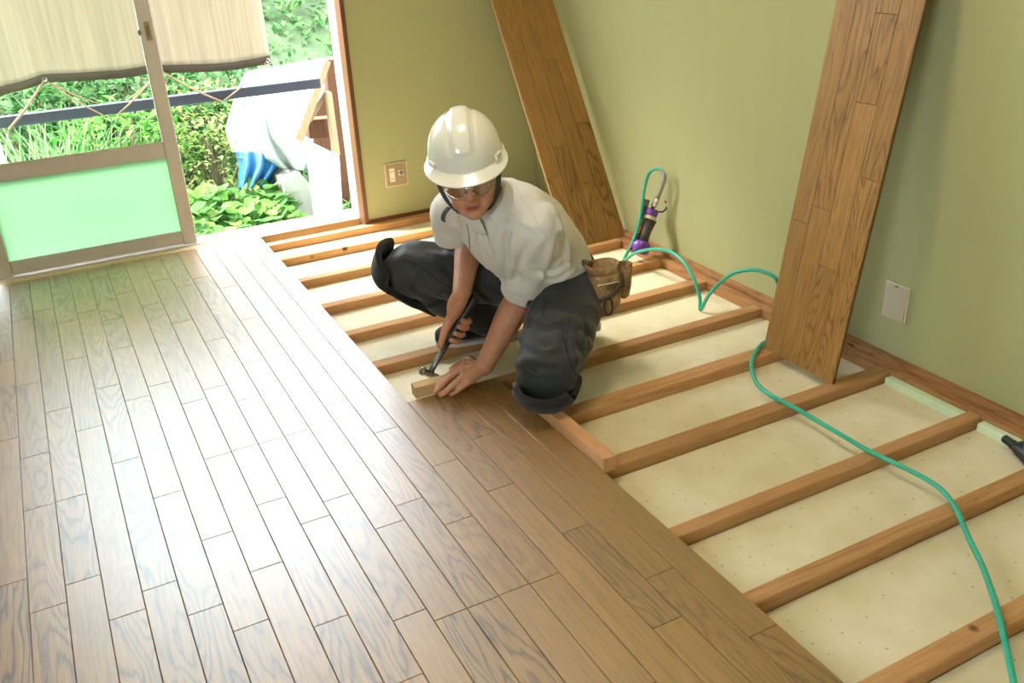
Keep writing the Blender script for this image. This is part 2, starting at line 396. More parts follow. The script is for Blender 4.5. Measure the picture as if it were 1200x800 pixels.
# laid floor planks: joints read off the photograph, one plank each
JOINTS = [(15,682.6),(56.4,712),(98,679),(149.4,720),(187.6,686),(241,714),(312,664),(388,727),(482,794),(527.6,720),(565,705.6),(602,690.6),(638,677),(772,672),(894,739),(760,802),
 (9.4,515),(39.4,533.8),(101,502.6),(148,539),(45.8,594),(83,583),(197,578.8),(255,533.8),(287,524),(317,515.8),(350.6,506),(255,627.5),(317.6,587),(369,608.8),(394.5,583),(456,614.5),
 (451.4,503.8),(478,588),(520.7,542),(537,609.5),(567,510.5),(586,571),(619,527),(636,506.7),(674.5,619),(5,365),(25,375),(50,363.4),(78,377),(102,365),(7,423),(88,420),(131,374),
 (115,325),(147,343),(177,356.4),(188,328),(216,335),(212,377),(141,408),(235,325),(285.6,291.6),(320,307),(285,326.6),(267,336),(317,334),(339,362),(293,373),(254,397.5),(360,358),
 (340,401.6),(296,423.6),(378,412),(396,399),(339,442),(252,453.6),(290,467),(392,472),(31.7,450),(67.7,480),(125,453),(160,466.7),(186.7,450),(226.7,470)]
strip_y = {}
for px, py in JOINTS:
    w = atz(px, py, 0); k = int(math.floor(-w.x/S))+1
    ys = strip_y.setdefault(k, [])
    if all(abs(w.y-q) > .05 for q in ys): ys.append(w.y)
def plank(x0, x1, y0, y1, parent, z1=0., off=(0, 0, 0)):
    g = .0005; cx, cy = (x0+x1)/2, (y0+y1)/2
    me = MB().box((x0-cx+g, y0-cy+g, -.012), (x1-cx-g, y1-cy-g, 0), ch=.0011).mesh('plank')
    o = link('plank', me, FLOOR_W, parent); o.location = (cx-off[0], cy-off[1], z1-off[2]); return o
rnd = random.Random(5)
sheet = empty('flooring_board', (-.1515, -.2, 0), 'brown oak flooring board just laid along the open joists, hand-held block against its end', 'floor board')
SHEET_Y1, SHEET_Y0 = .712, -1.106
for k in range(1, 32):
    x0, x1 = -k*S, -(k-1)*S
    ytop = SHEET_Y1 if k <= 4 else 2.575
    ys = sorted(strip_y.get(k, []))
    if k <= 20:
        lo = min(ys) if ys else .4
    else: lo = 2.5
    y = lo
    while True:
        y -= rnd.uniform(.35, .85)
        if y < -2.2: break
        ys.append(y)
    ys = sorted(set(ys))
    if k <= 4: ys = [q for q in ys if abs(q-SHEET_Y0) > .1]+[SHEET_Y0]
    bounds = [-2.5]+sorted(q for q in ys if -2.45 < q < ytop-.03)+[ytop]
    for a, b in zip(bounds[:-1], bounds[1:]):
        if k <= 4 and a >= SHEET_Y0-1e-4: plank(x0, x1, a, b, sheet, off=sheet.location)
        else: plank(x0, x1, a, b, floor)

# ------------------------------------------------------------------ sliding glass door and its frame
m = MB().box((.184, YW-.010, -.02), (.205, YW+.07, 2.35)); m.box((-1.55, YW-.010, -.02), (-1.50, YW+.12, 2.35)); m.box((-1.50, YW-.010, 2.30), (.184, YW+.12, 2.35))
t1 = m.build('trim_1', TRIM_W, bevel=.003); tag(t1, kind='structure')
# wooden threshold, aluminium sill and jambs
tag(localise(MB().box((-1.50, 2.565, -.06), (.184, 2.615, -.001)).build('trim_2', BLOCK_W, bevel=.002), (-.7, 2.6, 0)), kind='structure')
m = MB().box((-1.50, 2.615, -.06), (.235, 2.78, -.012))
for y in (2.625, 2.650, 2.690, 2.735): m.box((-1.50, y, -.012), (.235, y+.005, -.002))
m.box((.203, 2.555, -.012), (.235, 2.70, 2.33)); m.box((.218, 2.70, -.012), (.24, 2.78, 2.33))
m.box((-1.50, 2.56, -.012), (-1.465, 2.78, 2.33)); m.box((-1.465, 2.615, 2.28), (.205, 2.78, 2.33))
tag(m.build('trim_3', 'aluminium_light', bevel=.0015, segs=1), kind='structure')
door = empty('door_1', (-.98, 2.67, -.002), kind='structure')
DX0, DX1 = -1.40, -.572
def dpart(name, lo, hi, mat, bev=.004, par=door):
    o = MB().box(lo, hi).build(name, mat, bevel=bev); attach(door, o); return o
st = dpart('stile', (DX1-.060, 2.655, -.002), (DX1, 2.69, 2.28), 'aluminium_bronze')
dpart('stile', (DX0, 2.655, -.002), (DX0+.055, 2.69, 2.28), 'aluminium_bronze')
dpart('rail', (DX0+.055, 2.658, .004), (DX1-.060, 2.688, .062), 'aluminium_bronze'); dpart('rail', (DX0+.055, 2.658, .405), (DX1-.060, 2.688, .473), 'aluminium_bronze'); dpart('rail', (DX0+.055, 2.658, 2.22), (DX1-.060, 2.688, 2.28), 'aluminium_bronze')
dpart('frosted_pane', (DX0+.05, 2.670, .058), (DX1-.055, 2.675, .410), 'green_film_glass', 0)
dpart('clear_pane', (DX0+.05, 2.670, .468), (DX1-.055, 2.675, 2.23), 'clear_glass', 0)
dpart('bead', (DX0+.055, 2.656, .062), (DX1-.060, 2.664, .067), 'aluminium_light', 0); dpart('bead', (DX0+.055, 2.656, .473), (DX1-.060, 2.664, .478), 'aluminium_light', 0)
pl = dpart('latch_plate', (DX1-.040, 2.652, .90), (DX1-.016, 2.656, .975), 'plate_beige', .001)
q = MB().box((DX1-.034, 2.649, .915), (DX1-.022, 2.653, .960)).build('latch_slot', 'steel'); attach(door, q)
q = MB().ell((DX1-.062, 2.652, .935), (.008, .010, .012)).build('latch_knob', 'steel_dark', smooth=True); attach(door, q)

# ------------------------------------------------------------------ wall plates
def outlet():
    c = Vector((.3685, YW, .2045)); w = .058
    root = empty('wall_outlet', c, 'square beige socket plate on the wall beside the glass door', 'outlet')
    a = MB().box((c.x-w, YW-.007, c.z-w), (c.x+w, YW, c.z+w)).build('rim', 'plate_rim', bevel=.003)
    b = MB().box((c.x-w+.006, YW-.009, c.z-w+.006), (c.x+w-.006, YW-.006, c.z+w-.006)).build('plate', 'plate_beige', bevel=.001)
    s1 = MB().box((c.x-.036, YW-.013, c.z-.032), (c.x-.010, YW-.008, c.z+.034)).build('socket', 'socket_white', bevel=.002)
    s2 = MB().box((c.x+.010, YW-.013, c.z-.006), (c.x+.036, YW-.008, c.z+.020)).build('aerial_socket', 'socket_white', bevel=.002)
    ring = MB().tube([(c.x+.023+.007*math.cos(t), YW-.0135, c.z+.007+.007*math.sin(t)) for t in np.linspace(0, 2*math.pi, 16)[:-1]], .003, 6, loop=True).build('aerial_ring', 'slot_dark')
    attach(root, a, b, s1, s2, ring)
    for z in (-.018, .018):
        for x in (-.028, -.018):
            attach(root, MB().box((c.x+x-.0012, YW-.0136, c.z+z-.005), (c.x+x+.0012, YW-.0128, c.z+z+.005)).build('slot', 'slot_dark'))
    for x, z in ((-.001, .046), (-.001, -.046), (.026, -.046), (.026, .046)):
        attach(root, MB().ell((c.x+x, YW-.009, c.z+z), .0022, nu=8, nv=6).build('screw', 'steel_dark'))
outlet()
root = empty('blank_plate', (XW, .178, .181), 'light beige blank cover plate low on the right wall', 'wall plate')
a = MB().box((XW-.008, .132, .121), (XW, .224, .241)).build('rim', 'plate_rim', bevel=.004)
b = MB().box((XW-.012, .136, .125), (XW-.006, .220, .237)).build('cover', 'plate_grey', bevel=.003)
c_ = MB().box((XW-.0128, .174, .232), (XW-.0118, .182, .236)).build('notch', 'slot_dark')
attach(root, a, b, c_)

# ------------------------------------------------------------------ leaning flooring boards
def leaning(name, label, origin, M, joints, LEN):
    """flooring board 303 x 1818 mm: local x across, y up the board, z out of its face"""
    root = empty(name, origin, label, 'floor board', 'flooring boards leaning on the walls')
    root.rotation_euler = M.to_euler()
    o = MB().box((.0005, 0, -.012), (.3025, LEN, -.0045)).build('backing', TRIM_W, root)
    o = MB().box((-.004, 0.002, -.0085), (.0005, LEN-.002, -.0055)).build('tongue', BLOCK_W, root)
    for k in range(4):
        ys = [0]+sorted(joints[k])+[LEN]
        for a, b in zip(ys[:-1], ys[1:]):
            x0, x1 = k*S, (k+1)*S; cx, cy = (x0+x1)/2, (a+b)/2; g = .0005
            me = MB().box((x0-cx+g, a-cy+g, -.0045), (x1-cx-g, b-cy-g, 0), ch=.0011).mesh('plank')
            p = link('plank', me, BOARD_W, root); p.location = (cx, cy, 0)
    return root
# left one leans on the window wall in the corner: bottom edge runs along X
p0 = Vector((.811, 1.622, ZJ)); up = Vector((0, .536, .844)); up.normalize(); rx = Vector((1, .02, 0)).normalized(); rx = (rx-up*rx.dot(up)).normalized(); nz = rx.cross(up)
leaning('leaning_board', 'brown oak flooring board leaning in the room corner behind the worker', p0, Matrix((rx, up, nz)).transposed(), [[.33, 1.22], [.46, 1.05], [.28, .86, 1.5], [.55, 1.3]], 1.59)
# right one leans on the right wall: bottom edge runs along Y
p0 = Vector((.855, .441, ZJ)); rx = Vector((0, -1, 0)); up = Vector((.156, 0, 1.0)).normalized(); nz = rx.cross(up)
leaning('leaning_board', 'tall brown oak flooring board leaning on the right wall above the green hose', p0, Matrix((rx, up, nz)).transposed(), [[.44, 1.35], [.50, 1.28], [.335, .82, 1.06], [.62, 1.42]], 1.76)
# ------------------------------------------------------------------ loose timbers
o = MB().box((.001, .092, -.010), (.040, .600, .034)).build('timber_offcut', BEAM_W, bevel=.0015); localise(o, (.02, .35, -.010))
tag(o, 'rough pinkish square timber offcut lying on the joists under the worker knee', 'timber')
o = MB().box((-.272, .7135, .0), (-.085, .752, .038)).build('tapping_block', BLOCK_W, bevel=.0015); localise(o, (-.18, .733, 0))
o.rotation_euler.z = R(-1.5)
tag(o, 'short pale wooden tapping block held against the end of the floor board', 'wood block')
# ------------------------------------------------------------------ outside: ground, railing, sunshade
def gz(y): return -.45 if y < 4.7 else -.45+(y-4.7)*.62
ys = [2.62, 3.2, 4, 4.7, 5.2, 6, 7, 8, 9.5, 12]
xs = list(np.linspace(-7, 8, 24)); m = MB()
vs = [(x, y, gz(y)+(.06*mnoise.noise(Vector((x*1.3, y*1.3, 0))) if y > 2.7 else 0)) for y in ys for x in xs]
n = len(xs); m.add(vs, [(j*n+i, j*n+i+1, (j+1)*n+i+1, (j+1)*n+i) for j in range(len(ys)-1) for i in range(n-1)])
tag(m.build('ground', 'soil_green', smooth=True), kind='structure')
YR = 3.30
rail = empty('railing', (-.5, YR, -.45), 'dark navy handrail running across the view behind the glass door', 'railing')
zr = aty(0, 137, YR).z; zr2 = aty(360, 106, YR).z
attach(rail, MB().box((-2.3, YR-.02, (zr+zr2)/2-.022), (aty(376, 104, YR).x, YR+.02, (zr+zr2)/2+.030)).build('handrail', 'rail_navy', bevel=.006))
xp = aty(10, 190, YR).x
for x in (xp-.07, -2.2): attach(rail, MB().box((x, YR-.03, -.45), (x+.06, YR+.03, .47)).build('post', 'aluminium_light', bevel=.004))
YS = 3.24
hem = [(0, 113), (30, 105), (52, 97), (90, 95), (140, 92), (185, 86), (230, 85), (275, 82), (318, 74)]
hp = [aty(a, b, YS) for a, b in hem]; hx = [-1.75]+[p.x for p in hp]; hz = [hp[0].z-.05]+[p.z for p in hp]
shade = empty('sunshade', (-.6, YS, .66), 'beige woven sunshade cloth hanging outside the glass door', 'sunshade')
def shade_grid(name, mat, z_of, zt_of, nx=60, nz=16):
    m = MB(); xs = np.linspace(-1.75, hp[-1].x, nx)
    vs = []
    for j in range(nz+1):
        for x in xs:
            b = z_of(x); t = zt_of(x); z = b+(t-b)*j/nz
            vs.append((x, YS+.012*math.sin(x*9)*max(0, 1-(z-.6))+.02*(z-.6)+.006*math.sin(x*31), z))
    m.add(vs, [(j*nx+i, j*nx+i+1, (j+1)*nx+i+1, (j+1)*nx+i) for j in range(nz) for i in range(nx-1)])
    o = m.build(name, mat, smooth=True); sd = o.modifiers.new('t', 'SOLIDIFY'); sd.thickness = .0012 if name == 'cloth' else .004; sd.offset = 0
    attach(shade, o); return o
hemz = lambda x: float(np.interp(x, hx, hz))
shade_grid('cloth', 'shade_cloth', lambda x: hemz(x)+.035, lambda x: 1.15)
shade_grid('hem', 'shade_hem', hemz, lambda x: hemz(x)+.038, nz=2)
attach(shade, MB().tube([(-1.85, YS+.012, 1.155), (hp[-1].x+.08, YS+.012, 1.155)], .014, 10).build('pole', 'rope_tan', smooth=True))
for x in (-1.6, -.05): attach(shade, MB().tube([(x, YS+.012, 1.16), (x, 2.84, 2.56)], .003, 6).build('cord', 'rope_tan'))
gr = [aty(53, 96, YS-.004), aty(188, 88, YS-.004), aty(314, 75, YS-.004)]
for g in gr:
    g.z = hemz(g.x)+.016
    attach(shade, MB().tube([(g.x+.009*math.cos(t), g.y-.006, g.z+.009*math.sin(t)) for t in np.linspace(0, 2*math.pi, 13)[:-1]], .003, 6, loop=True).build('grommet', 'steel'))
def rope(a, b, r=.004):
    pts = [Vector(a).lerp(Vector(b), t)+Vector((0, 0, -.012*math.sin(math.pi*t))) for t in np.linspace(0, 1, 8)]
    attach(shade, MB().tube(pts, r, 6).build('rope', 'rope_tan', smooth=True))
rb = lambda px: (aty(px, 130, YR-.026).x, YR-.026, (zr+zr2)/2-.024)
rope(gr[0], rb(5), .006); rope(gr[0], rb(122)); rope(gr[0], (aty(118, 125, YR).x, YR+.022, zr)); rope(gr[1], rb(136)); rope(gr[1], rb(262), .005); rope(gr[2], rb(263)); rope(gr[1], (aty(150, 125, YR).x, YR+.022, zr))

# ------------------------------------------------------------------ tarps, shed timbers, panel
def sheet_surface(name, mat, rows, label, cat, Yf, fold=.03, freq=9, nx=26, nz=14, thick=.004):
    """draped sheet: rows of (left, right) outline pixels from top to bottom with a depth for each row"""
    m = MB(); vs = []
    T = np.linspace(0, len(rows)-1, nz)
    for t in T:
        i = min(int(t), len(rows)-2); f = t-i
        (l0, r0, y0), (l1, r1, y1) = rows[i], rows[i+1]
        l = [l0[k]*(1-f)+l1[k]*f for k in (0, 1)]; r = [r0[k]*(1-f)+r1[k]*f for k in (0, 1)]; Y = y0*(1-f)+y1*f
        for u in np.linspace(0, 1, nx):
            bul = .10*math.sin(math.pi*u)
            d = fold*math.sin(u*freq+t*.8)*(.3+t/len(rows))
            vs.append(aty(l[0]*(1-u)+r[0]*u, l[1]*(1-u)+r[1]*u, Y-bul+d))
    m.add(vs, [(j*nx+i, j*nx+i+1, (j+1)*nx+i+1, (j+1)*nx+i) for j in range(nz-1) for i in range(nx-1)])
    c = sum((Vector(v) for v in vs), Vector())/len(vs)
    o = m.build(name, mat, smooth=True); sd = o.modifiers.new('t', 'SOLIDIFY'); sd.thickness = thick; sd.offset = 0
    localise(o, c); return tag(o, label, cat)
sheet_surface('white_tarp', 'tarp_white', [((288, 84), (392, 66), 4.75), ((276, 110), (380, 112), 4.5), ((264, 152), (372, 168), 4.25), ((272, 178), (366, 186), 4.12)], 'large white tarp draped over the pile beyond the dark handrail', 'tarp', 4.3)
sheet_surface('grey_tarp', 'tarp_grey_green', [((298, 124), (312, 128), 4.10), ((302, 158), (330, 166), 3.98), ((306, 184), (362, 186), 3.93), ((330, 198), (362, 200), 3.92)], 'crumpled grey-green tarp fold hanging in front of the white tarp', 'tarp', 4.0, fold=.05, freq=14)
sheet_surface('blue_tarp', 'tarp_blue', [((276, 176), (345, 180), 4.06), ((280, 196), (340, 194), 4.02), ((279, 222), (318, 218), 4.0)], 'bunched blue tarp below the white tarp', 'tarp', 4.05, fold=.05, freq=24)
def poly_thing(name, mat, px, Y, depth, label=None, cat=None, root=None, bevel=.004):
    P = [aty(a, b, Y) for a, b in px]; o = MB().prism(P, (0, depth, 0)).build(name, mat, bevel=bevel)
    c = sum(P, Vector())/len(P); c.z = min(p.z for p in P); localise(o, c)
    if root is not None: attach(root, o)
    else: tag(o, label, cat)
    return o
poly_thing('white_board', 'panel_white', [(359, 164), (398, 183), (405, 300), (376, 305)], 3.42, .04, 'flat white board standing upright below the wooden shed frame', 'board')
poly_thing('concrete_kerb', 'concrete', [(332, 213), (352, 203), (374, 228), (378, 300), (340, 300)], 3.72, .35, 'weathered pale kerb block beside the leafy plant', 'kerb')
shed = empty('wooden_shed', (aty(380, 150, 3.75).x, 3.75, -.45), 'pale and dark timber shed frame under the slanting roof edge', 'shed')
poly_thing('rafter', SHED_W, [(346, 162), (382, 70), (388, 73), (355, 168)], 3.62, .06, root=shed)
poly_thing('post', SHED_W, [(383, 108), (389, 108), (399, 182), (392, 182)], 3.60, .06, root=shed)
poly_thing('brace', SHED_W, [(361, 138), (381, 106), (384, 112), (365, 144)], 3.66, .05, root=shed)
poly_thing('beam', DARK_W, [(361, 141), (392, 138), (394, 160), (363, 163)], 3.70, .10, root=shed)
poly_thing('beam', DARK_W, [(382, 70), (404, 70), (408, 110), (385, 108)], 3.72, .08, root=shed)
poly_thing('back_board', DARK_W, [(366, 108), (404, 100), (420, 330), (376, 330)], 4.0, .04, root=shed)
xa = aty(404, 150, 2.86).x; xb = aty(420, 150, 2.86).x
o = MB().box((xa, 2.84, -.45), (xb+.1, 2.92, 2.4)).build('porch_post', DARK_W, bevel=.004); localise(o, ((xa+xb)/2, 2.88, -.45)); tag(o, 'dark brown vertical timber just outside the right door jamb', 'post')

# ------------------------------------------------------------------ plants
def leaf_quads(m, c, d, up, L, W, bend=.25):
    d = d.normalized(); s = d.cross(up)
    if s.length < 1e-3: s = d.orthogonal()
    s.normalize(); nn = s.cross(d)
    a = c; mid = c+d*L*.5+nn*L*bend*.3; tip = c+d*L-nn*L*bend*.3
    m.add([a, mid+s*W*.5+nn*W*.12, tip, mid-s*W*.5+nn*W*.12, mid], [(0, 1, 4), (1, 2, 4), (2, 3, 4), (3, 0, 4)])
def bush(name, label, c, rad, n, L, mat, seed, group='shrubs outside the door'):
    rr = random.Random(seed); c = Vector(c); root = empty(name, (c.x, c.y, gz(c.y)-.02), label, 'shrub', group)
    m = MB()
    for _ in range(n):
        q = Vector((rr.gauss(0, 1), rr.gauss(0, 1), rr.gauss(0, 1))).normalized()
        rr_ = rr.uniform(.55, 1.05); p = c+Vector((q.x*rad[0], q.y*rad[1], q.z*rad[2]))*rr_
        d = q*.6+Vector((rr.uniform(-1, 1), rr.uniform(-1, 1), rr.uniform(-.7, .5)))
        leaf_quads(m, p, d, Vector((0, 0, 1)), L*rr.uniform(.6, 1.3), L*.5*rr.uniform(.7, 1.2))
    o = m.build('foliage', mat); tag(o, kind='stuff'); attach(root, o)
    s = MB()
    for k in range(5):
        a = Vector((c.x+rr.uniform(-.05, .05), c.y+rr.uniform(-.05, .05), gz(c.y)-.05)); b = c+Vector((rr.uniform(-.6, .6)*rad[0], rr.uniform(-.6, .6)*rad[1], rr.uniform(0, .6)*rad[2]))
        s.tube([a, a.lerp(b, .5)+Vector((0, 0, .05)), b], [.012, .009, .005], 6)
    attach(root, s.build('stem', 'stem_brown'))
    return root
m = MB(); rr = random.Random(77)
for _ in range(16000):
    y = 2.95+7*rr.random()**1.6; x = rr.uniform(-2.6, 1.2+.55*(y-2.9)); p = Vector((x, y, gz(y)+rr.uniform(0, .10)))
    leaf_quads(m, p, Vector((rr.uniform(-1, 1), rr.uniform(-1, 1), rr.uniform(-.1, .9))), Vector((0, 0, 1)), rr.uniform(.05, .11), rr.uniform(.025, .05))
tag(m.build('ground_cover', 'leaf_mid'), 'low green ground cover spread over the bank outside', 'ground cover', kind='stuff')
def at_y(px, py, Y): return aty(px, py, Y)
B = [((330, 20), 6.6, (.55, .4, .55), 520, .12, 'leaf_mid', 'airy green shrub at the top right beyond the white tarp'),
     ((395, 30), 7.0, (.6, .4, .6), 420, .12, 'leaf_mid', 'green shrub seen over the ridge of the white tarp'),
     ((250, 105), 5.2, (.42, .35, .30), 500, .09, 'leaf_dark', 'dark leafy shrub behind the handrail left of the white tarp'),
     ((245, 140), 4.7, (.34, .3, .26), 560, .055, 'leaf_yellow', 'small-leaved yellowish shrub under the handrail beside the tarp'),
     ((250, 185), 4.3, (.33, .28, .24), 620, .05, 'leaf_yellow', 'yellow-green shrub low beside the blue tarp'),
     ((215, 150), 4.9, (.35, .3, .3), 420, .08, 'leaf_mid', 'mid-green shrub right behind the door stile'),
     ((160, 100), 5.3, (.45, .35, .32), 520, .10, 'leaf_mid', 'green shrub seen through the glass below the sunshade hem'),
     ((85, 120), 5.5, (.5, .35, .35), 520, .10, 'leaf_dark', 'dark green shrub behind the grass on the left'),
     ((10, 125), 5.2, (.5, .35, .35), 480, .10, 'leaf_mid', 'green shrub at the far left edge behind the railing'),
     ((150, 165), 4.4, (.40, .3, .26), 480, .075, 'leaf_bright', 'bright green shrub below the handrail behind the glass'),
     ((40, 40), 7.2, (.9, .5, .6), 420, .14, 'leaf_mid', 'large shrub on the bank behind the sunshade, left'),
     ((200, 30), 7.2, (.9, .5, .6), 420, .14, 'leaf_mid', 'large shrub on the bank behind the sunshade, centre')]
for i, (pp, Y, rad, n_, L, mat, lab) in enumerate(B): bush('shrub', lab, at_y(pp[0], pp[1], Y), rad, n_, L, mat, 100+i)
def grass_clump(label, base, n, L, seed):
    rr = random.Random(seed); base = Vector(base); root = empty('grass_clump', base, label, 'grass', 'long grass behind the glass'); m = MB()
    for _ in range(n):
        a = rr.uniform(0, 2*math.pi); lean = rr.uniform(.15, .9); d = Vector((math.cos(a), math.sin(a), 0)); l = L*rr.uniform(.6, 1.2); w = .012*rr.uniform(.7, 1.5)
        p0 = base+Vector((rr.gauss(0, .13), rr.gauss(0, .1), 0)); s = Vector((-d.y, d.x, 0)); vs = []
        for k in range(6):
            t = k/5; p = p0+d*(lean*l*t*t)+Vector((0, 0, l*(t-.45*lean*t*t))); ww = w*(1-t*.95); vs += [p+s*ww, p-s*ww]
        m.add(vs, [(2*k, 2*k+1, 2*k+3, 2*k+2) for k in range(5)])
    o = m.build('blades', 'grass_blade', smooth=True); tag(o, kind='stuff'); attach(root, o)
for i, (px, py, Y, L, lab) in enumerate([(20, 230, 4.2, .85, 'pale long grass clump at the left behind the glass'), (60, 235, 4.3, .9, 'arching pale grass clump beside the railing post'), (95, 225, 4.5, .9, 'tall grass clump in the middle of the glass pane'), (130, 215, 4.6, .75, 'grass clump near the door stile behind the glass')]):
    p = aty(px, py, Y); grass_clump(lab, (p.x, p.y, gz(Y)-.01), 150, L, 40+i)
# big-leaved plant close to the sill: every leaf its own part
lm = MB(); outl = [(0, 0), (.22, .10), (.40, .32), (.44, .58), (.30, .82), (0, 1.05)]
vs = [(x, y, .10*abs(x)-.18*y*y) for x, y in outl]; vs += [(-x, y, .10*abs(x)-.18*y*y) for x, y in outl[1:-1]]; ctr = len(vs); vs.append((0, .5, -.05))
loop = [0, 1, 2, 3, 4, 5, 9, 8, 7, 6]
lm.add(vs, [(loop[k], loop[(k+1) % 10], ctr) for k in range(10)])
leaf_me = {k: lm.mesh('leaf') for k in ('leaf_bright', 'leaf_mid', 'leaf_yellow')}
pc = aty(292, 250, 3.62)
plant = empty('leafy_plant', (pc.x, pc.y, -.45), 'low plant with large bright green leaves just outside the open door', 'plant')
rr = random.Random(3)
for i in range(420):
    px, py = rr.uniform(222, 352), rr.uniform(212, 290); 
    if py < 212+abs(px-295)*.28: continue
    Y = 3.95-(py-212)/80*.75+rr.uniform(-.08, .08); p = aty(px, py, Y)
    k = rr.choices(('leaf_bright', 'leaf_mid', 'leaf_yellow'), (5, 4, 1))[0]
    o = link('leaf', leaf_me[k], k); sz = rr.uniform(.055, .105); o.scale = (sz, sz, sz)
    o.rotation_euler = (R(rr.uniform(-40, 55)), R(rr.uniform(-45, 45)), rr.uniform(0, 6.28)); o.parent = plant; o.location = p-plant.location
s = MB()
for k in range(16):
    a = Vector((pc.x+rr.uniform(-.15, .15), pc.y+rr.uniform(-.1, .1), -.47)); b = aty(rr.uniform(235, 345), rr.uniform(228, 275), 3.6+rr.uniform(-.1, .2)); s.tube([a, a.lerp(b, .6)+Vector((0, 0, .06)), b], [.006, .005, .003], 5)
attach(plant, s.build('stem', 'leaf_mid'))

# ------------------------------------------------------------------ air nailer, hose, black tool, hammer
def smooth_tube(pts, r, n=10, per=8): 
    P = catmull(pts, per); return MB().tube(P, r, n)
gun_root = atz(748, 303, -.012); gun_root = Vector((gun_root.x, gun_root.y, ZJ))
gun = empty('air_nailer', gun_root, 'purple and grey air nailer leaning on the right wall with a hose plugged in', 'nail gun')
g0 = atz(749, 296, .012); g1 = atx(764, 246, 1.085); ax = (g1-g0).normalized(); gl = (g1-g0).length
sd = ax.cross(FWD).normalized(); fr = sd.cross(ax)
def gp(a, s=0., f=0.): return g0+ax*a*gl+sd*s+fr*f
attach(gun, MB().tube([gp(-.02), gp(.06), gp(.20), gp(.27)], [.028, .039, .039, .030], 18).build('head', 'gun_purple', smooth=True, bevel=.003))
attach(gun, MB().tube([gp(.10, -.03), gp(.10, .042)], [.016, .018], 12).build('exhaust_cap', 'gun_purple', smooth=True, bevel=.003))
attach(gun, MB().tube([gp(.20), gp(.40), gp(.80)], [.023, .0235, .022], 16).build('handle', 'gun_grey', smooth=True))
attach(gun, MB().tube([gp(.78), gp(.86)], [.027, .027], 16).build('band', 'gun_cream', smooth=True, bevel=.002))
attach(gun, MB().tube([gp(.86), gp(.90), gp(1.02)], [.027, .030, .028], 16).build('end_cap', 'gun_purple', smooth=True, bevel=.003))
Mg = Matrix.Translation(gp(.62, .034)) @ Matrix((sd, fr, ax)).transposed().to_4x4()
attach(gun, MB().box((-.010, -.012, -.115), (.010, .012, .085), Mg).build('magazine', 'gun_grey', bevel=.003))
attach(gun, MB().box((-.014, -.014, .075), (.014, .014, .105), Mg).build('magazine_latch', 'steel_dark', bevel=.003))
attach(gun, MB().box((-.012, -.0135, -.04), (.002, .0135, -.005), Mg).build('trigger', 'gun_red', bevel=.003))
attach(gun, MB().box((-.004, -.0138, .0), (.006, .0138, .018), Mg).build('warning_label', 'tool_yellow', bevel=.001))
attach(gun, MB().prism([gp(.45, -.022, -.004), gp(.60, -.022, -.004), gp(.78, -.034, -.004), gp(.78, -.022, -.004)], fr*.008).build('belt_hook', 'gun_grey', bevel=.001))
cp0 = gp(1.02); cp1 = atx(771, 231, 1.09)
attach(gun, MB().tube([gp(1.02), gp(1.02).lerp(cp1, .3), gp(1.02).lerp(cp1, .32), gp(1.02).lerp(cp1, .62), gp(1.02).lerp(cp1, .64), cp1], [.009, .009, .0125, .0125, .010, .010], 14).build('air_plug', 'silver', smooth=False))
attach(gun, smooth_tube([gp(1.0, -.02), gp(1.03, -.045), gp(1.15, -.055), gp(1.25, -.05)], .003).build('cap_cord', 'rubber_black', smooth=True), MB().ell(gp(1.27, -.048), .008, nu=10, nv=8).build('dust_cap', 'rubber_black', smooth=True))
# hose: from the nailer over its loop to the floor, two arches, behind the board and out to the camera
top = [cp1, atx(775, 221, 1.095), atx(779, 207, 1.10), atx(775, 200, 1.10), atx(768, 198, 1.09), atx(760, 204, 1.075), atx(755, 222, 1.06), atx(752, 245, 1.04), atx(747, 268, 1.01), atx(740, 287, .98)]
A0 = atz(731, 305, -.036); A1 = atz(821, 363, -.036)
def in_plane(a, b, px, py):
    n_ = (b-a).cross(Vector((0, 0, 1))); d = ray(px, py); return CAM+d*((a-CAM).dot(n_)/d.dot(n_))
arch1 = [in_plane(A0, A1, *q) for q in ((743, 297), (757, 293), (772, 292), (788, 296), (803, 309), (814, 329), (820, 348))]
B1 = Vector((1.02, .42, 0)); arch2 = [in_plane(A1, B1, *q) for q in ((829, 348), (841, 334), (858, 321), (880, 316), (897, 319), (910, 327))]
tail = [(893, 403, -.002), (883, 417, -.003), (881, 432, -.003), (887, 449, -.003), (903, 463, -.003), (932, 478, -.003), (975, 503, -.001), (1020, 529, -.003), (1062, 549, -.003), (1096, 568, -.004), (1118, 592, -.004), (1135, 630, -.002), (1152, 665, -.004), (1168, 712, -.004), (1180, 762, -.003), (1190, 810, -.003), (1200, 870, -.003)]
tail = [atz(*q) for q in tail]
pts = top+[A0]+arch1+[A1]+arch2+[Vector((1.02, .56, .10)), Vector((.985, .50, .03)), Vector((.93, .465, .0))]+tail
hose = empty('air_hose', A1, 'green air hose looping from the nailer across the open joists', 'hose')
attach(hose, smooth_tube(pts, .0068, 12).build('tube', 'hose_green', smooth=True), smooth_tube(top[:4], .0080, 12).build('bend_guard', 'hose_grey', smooth=True))
